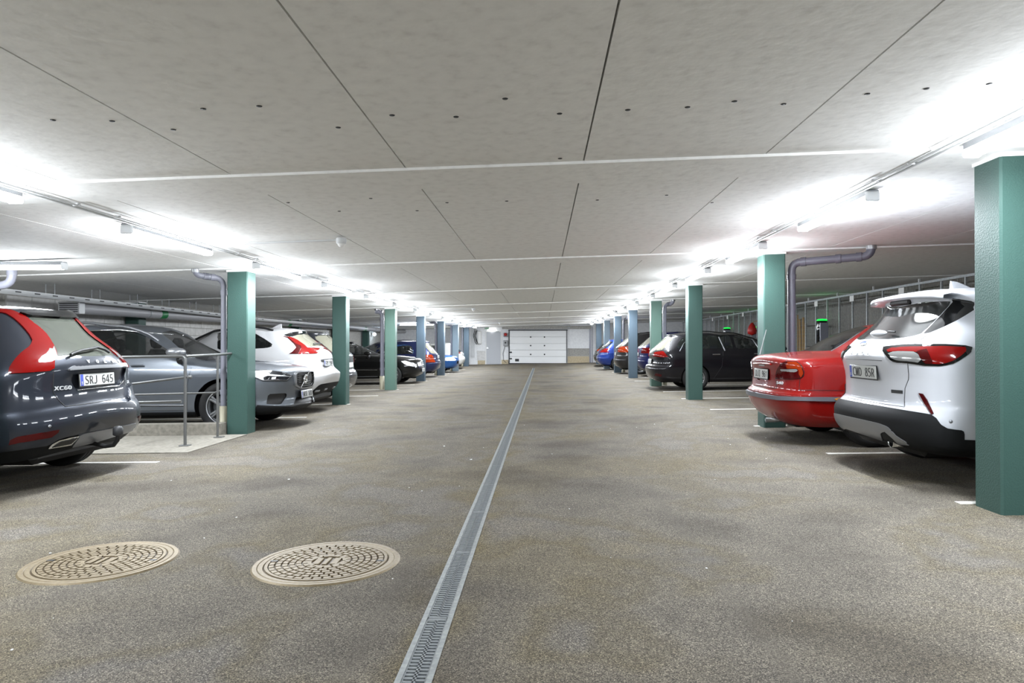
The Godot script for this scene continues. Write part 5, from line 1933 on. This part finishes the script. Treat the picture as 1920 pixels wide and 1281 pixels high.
func build_services() -> void:
	M.galvpaint = hexm("a9a48f", 0.5, 0.2)
	downpipe(1634, 493, 1484, -10.2, 0.5, 0.055, M.pvcdark, "dark grey drain pipe bending along the ceiling behind the red sedan's column")
	downpipe(366, 523, 419.5, -10.12, 0.3, 0.04, M.pvc, "grey drain pipe beside the column at the end of the handrail")
	downpipe(706, 586, 716.5, -20.45, 0.0, 0.058, M.pvc, "thick grey drain pipe beside the green column by the black sedan")
	downpipe(1262, 572, 1246, -20.5, 0.2, 0.055, M.pvc, "grey drain pipe beside the pale green column behind the estate")
	downpipe(806, 605, 817.5, -30.6, 0.0, 0.055, M.pvc, "grey drain pipe beside the dark blue estate's slate column")
	downpipe(839, 610, 846.5, -35.7, 0.0, 0.055, M.pvc, "grey drain pipe beside the pale blue column near the bright blue car")
	downpipe(886, 614, 867, -40.7, 0.3, 0.055, M.pvc, "grey drain pipe running along the ceiling near the grey door")
	downpipe(1178, 599, 1169.5, -30.7, 0.3, 0.05, M.pvc, "grey drain pipe beside the dark slate column near the black SUV")
	# large pipe, along the left wall
	var o := thing("ceiling_pipe", "thick grey pipe with green bands hung along the left wall", "pipe", Vector3(-8.4, 0, 0))
	var st := begin()
	var pts := []
	for q in [[160, 579, 0], [420, 598, 0], [625, 612, 0], [760, 622, 0]]:
		pts.append(at_x(q[0], q[1], -8.4) - o.position)
	var first: Vector3 = pts[0]
	pts.insert(0, first + (first - pts[1]) * 0.04)
	tube(st, pts, 0.105, 18)
	part("pipe", done(st), M.duct, o)
	for q in [[302, 0.106, "band"], [540, 0.106, "band"], [683, 0.106, "band"]]:
		var d := ray(q[0], 600)
		var z := -8.4 / d.x * d.z
		var a: Vector3 = pts[1]
		var b: Vector3 = pts[-1]
		var p := a.lerp(b, (z - a.z) / (b.z - a.z))
		var dir := (b - a).normalized()
		st = begin()
		tube(st, [p - dir * 0.12, p + dir * 0.12], 0.109, 18)
		part("label_band", done(st), M.signgreen, o)
	for k in 6:
		var a: Vector3 = pts[1]
		var b: Vector3 = pts[-1]
		var p := a.lerp(b, (k + 0.4) / 6.0)
		var dir := (b - a).normalized()
		st = begin()
		tube(st, [p - dir * 0.02, p + dir * 0.02], 0.114, 18)
		tube(st, [p + Vector3(0, 0.1, 0), Vector3(p.x, cy(-8.4), p.z)], 0.008, 6)
		part("hanger", done(st), M.galv, o)
	# pierced cable tray above it
	var tr := thing("cable_tray", "white perforated cable tray hung under the left bay ceiling", "cable tray", Vector3(-7.9, 0, 0))
	var t0 := at_x(-60, 541, -7.9) - tr.position
	var t1 := at_x(500, 602, -7.9) - tr.position
	var t2 := at_x(690, 618, -7.9) - tr.position
	st = begin()
	for seg in [[t0, t1], [t1, t2]]:
		for w in [[0.0, 0.06, 0.06, 0.004], [-0.18, 0.06, 0.06, 0.004]]:
			var a: Vector3 = seg[0] + Vector3(w[0], 0, 0)
			var b: Vector3 = seg[1] + Vector3(w[0], 0, 0)
			quad(st, a, b, b + Vector3(0, 0.06, 0), a + Vector3(0, 0.06, 0))
		quad(st, seg[0], seg[0] - Vector3(0.18, 0, 0), seg[1] - Vector3(0.18, 0, 0), seg[1])
	part("tray", done(st), M.galvlight if M.has("galvlight") else M.plastic, tr)
	for k in 9:
		var p: Vector3 = t0.lerp(t1, (k + 0.5) / 9.0)
		st = begin()
		tube(st, [p + Vector3(-0.02, 0, 0), Vector3(p.x - 0.02, cy(-7.9), p.z)], 0.006, 6)
		tube(st, [p + Vector3(-0.17, 0, 0), Vector3(p.x - 0.17, cy(-8.07), p.z)], 0.006, 6)
		part("hanger", done(st), M.galv, tr)
	for k in 26:
		var p: Vector3 = t0.lerp(t1, (k + 0.3) / 26.0)
		part("slot", chunk(Vector3(0.004, 0.018, 0.12), 0.001), M.darkgrey, tr, p + Vector3(0.002, 0.03, 0))
	# grille box on the near end of that pipe
	var vg: Vector3 = pts[0] + o.position
	var v := part("grille_box", chunk(Vector3(0.4, 0.22, 0.16), 0.01), M.plastic, o, pts[0] + Vector3(-0.05, 0, 0.08))
	for k in 5:
		var sl := part("louvre", chunk(Vector3(0.34, 0.014, 0.02), 0.003), M.darkgrey, v, Vector3(0, -0.07 + k * 0.035, 0.08))
		sl.rotation.x = 0.5
	# elbow of a pipe coming out of the ceiling over the dark grey SUV
	var e := at_z(22, 531, -9.2)
	var eo := thing("ceiling_elbow", "short grey pipe elbow under the ceiling above the dark grey SUV", "pipe", Vector3(e.x, cy(e.x), -9.2))
	var ep := [Vector3(0, 0, 0), Vector3(0, -0.06, 0)]
	ep.append_array(bend(Vector3(0, -0.06, 0), Vector3(0, -0.2, 0), Vector3(-0.3, -0.24, 0), 0.12))
	ep.append(Vector3(-0.26, -0.235, 0))
	pipe_with_collars(eo, "elbow", ep, 0.055, M.pvc, [[Vector3(0, -0.05, 0), Vector3.UP]])
	# motion sensors on their branch conduits
	for s in [[375, 457, 640, 452, "round white motion sensor at the end of a white conduit, in the second ceiling bay"], [800, 585, 888, 580, "small white motion sensor far down the aisle, in a middle ceiling bay"], [880, 607.5, 937, 606, "small white motion sensor under the ceiling before the grey door"]]:
		var b := at_ceiling(s[2], s[3], 0.05)
		var a := Vector3(-3.55, cy(-3.55) - 0.04, b.z)
		var so := thing("motion_sensor", s[4], "sensor", b, "ceiling motion sensors")
		part("sensor_base", turned([Vector2(0, -0.03), Vector2(0.05, -0.03), Vector2(0.055, 0.0), Vector2(0.055, 0.03)], 20), M.plastic, so)
		part("sensor_dome", turned([Vector2(0, -0.07), Vector2(0.02, -0.065), Vector2(0.036, -0.045), Vector2(0.04, -0.03)], 20), M.white, so)
		st = begin()
		tube(st, [a - b, Vector3(-0.04, 0.01, 0)], 0.011, 8)
		part("conduit", done(st), M.plastic, so)
	# bare bright lamp on the far left wall
	var lp := at_x(701, 627, -9.0)
	var wl := thing("wall_lamp", "small bright bluish lamp on the left wall behind the black sedan", "lamp", lp)
	part("lamp_base", chunk(Vector3(0.06, 0.18, 0.18), 0.02), M.plastic, wl, Vector3(-0.06, 0, 0))
	var gm := hexm("e8f0ff", 0.4)
	gm.emission_enabled = true
	gm.emission = Color(0.85, 0.93, 1.0)
	gm.emission_energy_multiplier = 12.0
	part("globe", turned([Vector2(0, -0.09), Vector2(0.05, -0.075), Vector2(0.085, -0.03), Vector2(0.085, 0.03), Vector2(0.05, 0.075), Vector2(0, 0.09)], 20), gm, wl, Vector3(0.03, 0, 0))
	var gl := OmniLight3D.new()
	gl.name = "globe_light"
	gl.position = Vector3(0.03, 0, 0)
	gl.light_color = Color(0.85, 0.93, 1.0)
	gl.light_energy = 0.25
	gl.light_size = 0.08
	gl.omni_range = 60.0
	gl.omni_attenuation = 2.0
	gl.shadow_enabled = true
	wl.add_child(gl)

# ------------------------------------------------------------------ far wall
func fw(x: float, y: float) -> Vector3:
	return at_z(860.0 + x / 6.857, 560.0 + y / 6.857, ZEND)

func wall_box(parent: Node, called: String, a: Vector3, b: Vector3, z0: float, z1: float, m: Material, ch := 0.008) -> MeshInstance3D:
	var lo := a.min(b)
	var hi := a.max(b)
	var st := begin()
	cbox(st, Vector3(hi.x - lo.x, hi.y - lo.y, z1 - z0), ch)
	return part(called, done(st), m, parent, Vector3((lo.x + hi.x) / 2, (lo.y + hi.y) / 2, ZEND + (z0 + z1) / 2))

func build_far_wall() -> void:
	var st := begin()
	bx(st, Vector3(XWL - 0.3, -0.5, ZEND - 0.25), Vector3(XWR + 0.3, 3.0, ZEND))
	var w := structure("wall_far", done(st), M.farwall)
	wall_box(w, "base_panel", fw(1400, 742), fw(1690, 830), 0.0, 0.03, M.tan)
	wall_box(w, "base_panel", fw(245, 795), fw(340, 858), 0.0, 0.03, M.tan)
	wall_box(w, "base_panel", fw(552, 788), fw(640, 850), 0.0, 0.03, M.tan)
	wall_box(w, "lower_panel", fw(1400, 640), fw(1680, 740), 0.0, 0.015, M.block)
	wall_box(w, "lower_panel", fw(235, 670), fw(345, 792), 0.0, 0.015, M.wall)
	# lintel beam over the gate
	wall_box(w, "lintel", fw(560, 352), fw(1700, 392), 0.0, 0.25, M.block)
	for u in [[1678, 1700], [1712, 1722]]:
		wall_box(w, "wall_post", fw(u[0], 360), fw(u[1], 830), 0.0, 0.12, M.pvc)
	# sectional gate
	var g := Node3D.new()
	g.name = "door_1"
	g.set_meta("kind", "structure")
	add_child(g)
	var x0 := fw(655, 0).x
	var x1 := fw(1385, 0).x
	var yt := fw(1000, 408).y
	var yb := fw(1000, 832).y
	var n := 5
	M.gate = hexm("eeefef", 0.45)
	for i in n:
		var a := lerpf(yb, yt, float(i) / n)
		var b := lerpf(yb, yt, float(i + 1) / n)
		wall_box(g, "panel", Vector3(x0, a + 0.006, 0), Vector3(x1, b - 0.006, 0), 0.0, 0.06, M.gate, 0.012)
	for y: float in [495, 605, 718]:
		for x: float in [926, 1103]:
			var p := fw(x, y)
			wall_box(g, "hinge", p + Vector3(-0.04, -0.04, 0), p + Vector3(0.04, 0.04, 0), 0.06, 0.08, M.darkgrey)
	wall_box(g, "gate_frame", fw(643, 410), fw(653, 845), 0.0, 0.12, M.darkgrey)
	wall_box(g, "gate_frame", fw(1386, 400), fw(1394, 825), 0.0, 0.12, M.darkgrey)
	wall_box(g, "gate_seal", Vector3(x0, yb - 0.05, 0), Vector3(x1, yb + 0.01, 0), 0.0, 0.07, M.black)
	wall_box(g, "gate_sign", fw(726, 775), fw(776, 808), 0.06, 0.075, M.black)
	wall_box(g, "spring_drum", fw(1395, 372), fw(1432, 386), 0.1, 0.3, M.galv)
	wall_box(g, "spring_shaft", fw(640, 400), fw(1400, 412), 0.1, 0.22, M.black)
	wall_box(g, "opener_rail", fw(740, 335), fw(1430, 342), 0.1, 0.6, M.black)
	for y: float in [690, 772]:
		wall_box(g, "bracket", fw(650, y - 8), fw(685, y + 8), 0.05, 0.12, M.darkgrey)
	# personnel door
	var d := Node3D.new()
	d.name = "door_2"
	d.set_meta("kind", "structure")
	add_child(d)
	M.doorgrey = hexm("b3b6bb", 0.5)
	wall_box(d, "door_frame", fw(346, 418), fw(552, 856), 0.0, 0.05, M.white)
	wall_box(d, "door_leaf", fw(358, 428), fw(540, 850), 0.03, 0.075, M.doorgrey)
	wall_box(d, "door_closer", fw(475, 420), fw(520, 435), 0.075, 0.14, M.galv)
	wall_box(d, "door_handle", fw(362, 625), fw(385, 648), 0.075, 0.12, M.steel)
	# things on the wall
	var ex := thing("exit_sign", "green emergency exit sign above the grey door", "sign", fw(363, 378) + Vector3(0, 0, 0.1))
	part("housing", chunk(Vector3(0.24, 0.14, 0.06), 0.01), M.signgreen, ex)
	part("arrow_mark", chunk(Vector3(0.1, 0.02, 0.01), 0.003), M.white, ex, Vector3(0.03, 0, 0.032))
	part("figure_mark", chunk(Vector3(0.03, 0.07, 0.01), 0.003), M.white, ex, Vector3(-0.06, 0, 0.032))
	M.doorglow = hexm("f0f0ee", 0.5)
	M.doorglow.emission_enabled = true
	M.doorglow.emission = Color(1, 1, 0.98)
	M.doorglow.emission_energy_multiplier = 1.2
	var el := thing("emergency_lamp", "white bulkhead lamp directly over the grey door", "lamp", fw(430, 405) + Vector3(0, 0, 0.08))
	part("housing", chunk(Vector3(0.55, 0.11, 0.1), 0.02), M.doorglow, el)
	var ol := OmniLight3D.new()
	ol.name = "door_light"
	ol.position = Vector3(0, -0.1, 0.12)
	ol.light_energy = 0.012
	ol.light_size = 0.05
	ol.omni_range = 60.0
	ol.omni_attenuation = 2.0
	ol.shadow_enabled = true
	el.add_child(ol)
	var wb := thing("wall_cabinet", "white rounded cabinet with black hoses on the far wall", "cabinet", fw(270, 500) + Vector3(0, 0, 0.12))
	part("cabinet_body", chunk(Vector3(0.26, 0.82, 0.22), 0.06), M.white, wb)
	for q in [[-0.2, 0.42, 0.1], [-0.16, 0.4, 0.06], [-0.28, 0.3, 0.08]]:
		st = begin()
		tube(st, [Vector3(q[0], 0.45, 0.05), Vector3(q[0] - q[2], 0.1, 0.1), Vector3(q[0] + q[2] * 0.5, -0.3, 0.08), Vector3(q[0] + 0.12, -0.42, 0.02)], 0.02, 8)
		part("hose", done(st), M.darkgrey, wb)
	for k in 4:
		st = begin()
		tube(st, [Vector3(-0.32 - 0.06 * k, 0.7, 0), Vector3(-0.32 - 0.06 * k, -1.2, 0)], 0.016, 8)
		part("wall_pipe", done(st), M.plastic, wb)
	for k in 3:
		part("valve", turned([Vector2(0, 0.05), Vector2(0.045, 0.04), Vector2(0.05, -0.03), Vector2(0, -0.05)], 14), M.steel, wb, Vector3(-0.36 + 0.1 * k, 0.62 - 0.1 * k, 0.08))
	var cp := thing("gate_control", "gate control boxes with a red stop button beside the gate", "control box", fw(604, 520) + Vector3(0, 0, 0.1))
	part("control_box", chunk(Vector3(0.26, 0.36, 0.12), 0.02), hexm("9a9c9e", 0.5), cp, Vector3(0, -0.25, 0))
	part("stop_box", chunk(Vector3(0.24, 0.26, 0.12), 0.02), hexm("8d8f92", 0.5), cp, Vector3(0, 0.25, 0))
	var rb := part("stop_button", turned([Vector2(0, 0.07), Vector2(0.08, 0.06), Vector2(0.1, 0.0)], 18), M.red, cp, Vector3(0, 0.27, 0.06))
	rb.rotation.x = PI / 2
	part("dial", chunk(Vector3(0.1, 0.1, 0.04), 0.02), M.darkgrey, cp, Vector3(0, -0.22, 0.07))
	st = begin()
	tube(st, [Vector3(-0.05, -0.45, 0), Vector3(-0.16, -0.9, -0.04), Vector3(-0.12, -1.3, -0.04), Vector3(0.05, -1.45, -0.05)], 0.014, 8)
	part("cable", done(st), M.darkgrey, cp)

# ------------------------------------------------------------------ storage cages on the right
func build_storage() -> void:
	var f := thing("storage_fence", "tall wire mesh front of the storage cages behind the right row of cars", "fence", Vector3(XF, fy(XF), 0))
	var top := 2.36
	var z0 := -4.0
	var z1 := -41.0
	var st := begin()
	bx(st, Vector3(-0.03, top, z1), Vector3(0.03, top + 0.05, z0))
	part("top_rail", done(st), M.galv, f)
	st = begin()
	bx(st, Vector3(-0.02, 0.08, z1), Vector3(0.02, 0.12, z0))
	part("bottom_rail", done(st), M.galv, f)
	var post := chunk(Vector3(0.04, top, 0.04), 0.004)
	var n := int((z0 - z1) / 0.82)
	var ms := begin()
	var k := 0
	while k < 16:
		tubeless(ms, Vector3(0, 0.2 + k * 0.135, z1), Vector3(0, 0.2 + k * 0.135, z0), 0.003)
		k += 1
	for i in n + 1:
		part("post", post, M.galv, f, Vector3(0, top / 2, z0 - i * 0.82))
		for j in range(1, 9):
			var z := z0 - (i + j / 9.0) * 0.82
			if z > z1:
				tubeless(ms, Vector3(0, 0.1, z), Vector3(0, top, z), 0.0025)
	part("wire_mesh", done(ms), M.galv, f).set_meta("kind", "stuff")
	for i in 18:
		var z := -5.0 - i * 2.1
		part("hanger", chunk(Vector3(0.04, cy(XF) - fy(XF) - top - 0.05, 0.04), 0.003), M.plastic, f, Vector3(0, (cy(XF) - fy(XF) + top + 0.05) / 2, z))
	# number plates hung under the rail
	for u in [[1530, 570], [1597, 560], [1690, 546], [1336, 599], [1364, 595], [1393, 590]]:
		var p := at_x(u[0], u[1], XF - 0.05)
		single("cage_sign", chunk(Vector3(0.01, 0.15, 0.24), 0.003), M.white, "small white plate hung under the top rail of the storage cages", "sign", p, "number plates of the storage cages")
	# cage contents
	var stuffs := [[-17.2, 0.9, 1.35, "woodred", "shelf"], [-14.5, 0.6, 1.6, "wall", "panel"], [-26.0, 0.8, 1.5, "block", "box"], [-31.0, 0.9, 1.4, "woodred", "box"]]
	for s in stuffs:
		var o := thing("storage_shelf", {"shelf": "brown wooden shelf inside the cages behind the white SUV", "panel": "pale upright board inside the cages beside the brown shelf", "box": "grey storage rack inside the cages behind the estate car"}[s[4]] if s[0] != -31.0 else "brown rack inside the cages far down the right side", "shelf", Vector3(9.4, fy(9.4), s[0]), "")
		if s[4] == "panel":
			part("board", chunk(Vector3(0.06, s[2] + 0.35, s[1] * 2), 0.01), M[s[3]], o, Vector3(0, (s[2] + 0.35) / 2, 0))
		else:
			for q: float in [-1.0, 1.0]:
				for e: float in [-0.25, 0.25]:
					part("upright", chunk(Vector3(0.06, s[2] + 0.5, 0.06), 0.006), M[s[3]], o, Vector3(e, (s[2] + 0.5) / 2, q * s[1] / 1.5))
			for y: float in [0.3, 1.0, 1.75]:
				part("shelf_board", chunk(Vector3(0.56, 0.05, s[1] * 1.4), 0.006), M[s[3]], o, Vector3(0, y, 0))
	# leaning planks
	for i in 4:
		var pz: float = at_x([1493, 1498, 1503, 1507][i], 620, 8.7).z
		var o := single("wooden_plank", chunk(Vector3(0.04, [2.1, 1.95, 2.0, 1.8][i], 0.11), 0.004), M.wood, "yellowish wooden plank leaning inside the cages behind the red sedan", "plank", Vector3(8.75, fy(8.75) + [1.05, 0.975, 1.0, 0.9][i], pz), "planks leaning in the cages")
		o.rotation.x = [-0.03, -0.06, 0.02, 0.05][i]
	# charging posts with green status lights
	for q in [[1541, 598, "charging post with a green light ring behind the red sedan"], [1363, 614, "charging post with a green light ring behind the black estate car"], [1412, 612, "charging post with a green light ring next to the red signal ball"]]:
		var X := 7.78 if q[0] != 1412 else 8.4
		var p := at_x(q[0], q[1], X)
		var g := fy(X)
		var o := thing("charging_post", q[2], "charger", Vector3(X, g, p.z), "charging posts")
		var h := p.y - g
		part("pole", chunk(Vector3(0.08, h - 0.6, 0.08), 0.01), M.darkgrey, o, Vector3(0, (h - 0.6) / 2, 0))
		part("charger_body", turned([Vector2(0, h - 0.04), Vector2(0.13, h - 0.04), Vector2(0.14, h - 0.09), Vector2(0.14, h - 0.7), Vector2(0.12, h - 0.75), Vector2(0, h - 0.75)], 24), M.gloss, o)
		part("side_panel", chunk(Vector3(0.22, 0.62, 0.05), 0.01), M.pvc, o, Vector3(0.0, h - 0.42, 0.15))
		var gm := hexm("0f7a2a", 0.3)
		gm.emission_enabled = true
		gm.emission = Color(0.06, 0.9, 0.25)
		gm.emission_energy_multiplier = 1.6
		part("light_ring", turned([Vector2(0, h + 0.0), Vector2(0.11, h - 0.01), Vector2(0.142, h - 0.035), Vector2(0.13, h - 0.06)], 24), gm, o)
		var l := OmniLight3D.new()
		l.name = "ring_light"
		l.position = Vector3(0, h + 0.06, 0)
		l.light_color = Color(0.1, 1.0, 0.35)
		l.light_energy = 0.012
		l.light_size = 0.06
		l.omni_range = 60.0
		l.omni_attenuation = 2.0
		l.shadow_enabled = true
		o.add_child(l)
	# red ball and roof cargo
	var rp := at_x(1405, 619, 7.6)
	var rbm := turned([Vector2(0, 0.28), Vector2(0.05, 0.25), Vector2(0.12, 0.14), Vector2(0.17, -0.02), Vector2(0.15, -0.14), Vector2(0, -0.2)], 24)
	var ro := thing("hung_float", "red rounded float hung on the cages behind the black estate car", "float", Vector3(7.7, rp.y, rp.z))
	part("float_body", rbm, M.red, ro)
	st = begin()
	tube(st, [Vector3(0, 0.26, 0), Vector3(0.12, 0.32, 0), Vector3(0.3, 0.34, 0)], 0.012, 6)
	part("rope", done(st), M.wood, ro)

func tubeless(st: SurfaceTool, a: Vector3, b: Vector3, r: float) -> void:
	# thin three sided wire
	st.set_smooth_group(1)
	var d := (b - a).normalized()
	var u := d.cross(Vector3(1, 0.1, 0)).normalized()
	var v := d.cross(u)
	var p := []
	for i in 3:
		var t := TAU * i / 3
		p.append((u * cos(t) + v * sin(t)) * r)
	for i in 3:
		var j := (i + 1) % 3
		quad(st, a + p[i], b + p[i], b + p[j], a + p[j])

# ------------------------------------------------------------------ handrail on the walkway
func build_railing() -> void:
	var p1 := at_floor(347, 838)
	var p2 := at_floor(408, 822)
	p1.y = fy(p1.x) + 0.012
	p2.y = fy(p2.x) + 0.012
	var o := thing("handrail", "grey steel tube handrail between the dark grey SUV and the green column", "railing", p1)
	var top := at_z(347, 668, p1.z).y - p1.y
	var T := Vector3(0, top, 0)
	var col := at_z(433, 663, Z0 - SP) - p1
	var q2 := p2 - p1
	var lead := Vector3(-1.3, -0.02, 0)
	var mk := func(called: String, pts: Array, r: float) -> void:
		var st := begin()
		tube(st, pts, r, 12)
		part(called, done(st), M.rail, o)
	var a := [Vector3.ZERO]
	a.append_array(bend(Vector3.ZERO, T, T + lead, 0.06))
	a.append(T + lead)
	mk.call("post", a, 0.019)
	var head := at_z(408, 665, p2.z) - p1
	mk.call("post", [q2, head], 0.017)
	mk.call("top_rail", [T + Vector3(0, 0, 0), head, col], 0.019)
	var m0 := at_z(352, 707, p1.z) - p1
	mk.call("mid_rail", [m0, at_z(225, 723, p1.z) - p1], 0.015)
	mk.call("mid_rail", [at_z(340, 753, p1.z) - p1, at_z(210, 756, p1.z) - p1], 0.018)
	mk.call("low_rail", [at_z(404, 736.5, p2.z) - p1, at_z(210, 741, p2.z) - p1], 0.013)
	part("base_plate", chunk(Vector3(0.12, 0.012, 0.1), 0.003), M.rail, o, Vector3(0, 0.006, 0))
	part("base_plate", chunk(Vector3(0.12, 0.012, 0.1), 0.003), M.rail, o, q2 + Vector3(0.02, 0.006, 0))
	part("knob", turned([Vector2(0, 0.025), Vector2(0.02, 0.018), Vector2(0.025, 0), Vector2(0.02, -0.018), Vector2(0, -0.025)], 12), M.rail, o, m0 + Vector3(0.03, 0, 0))
	var kx := at_z(228, 828, -9.8) - p1
	part("side_bracket", chunk(Vector3(0.08, 0.2, 0.03), 0.005), M.rail, o, kx)
	part("post", chunk(Vector3(0.035, 1.0, 0.035), 0.01), M.rail, o, kx + Vector3(0, 0.5, 0.0))
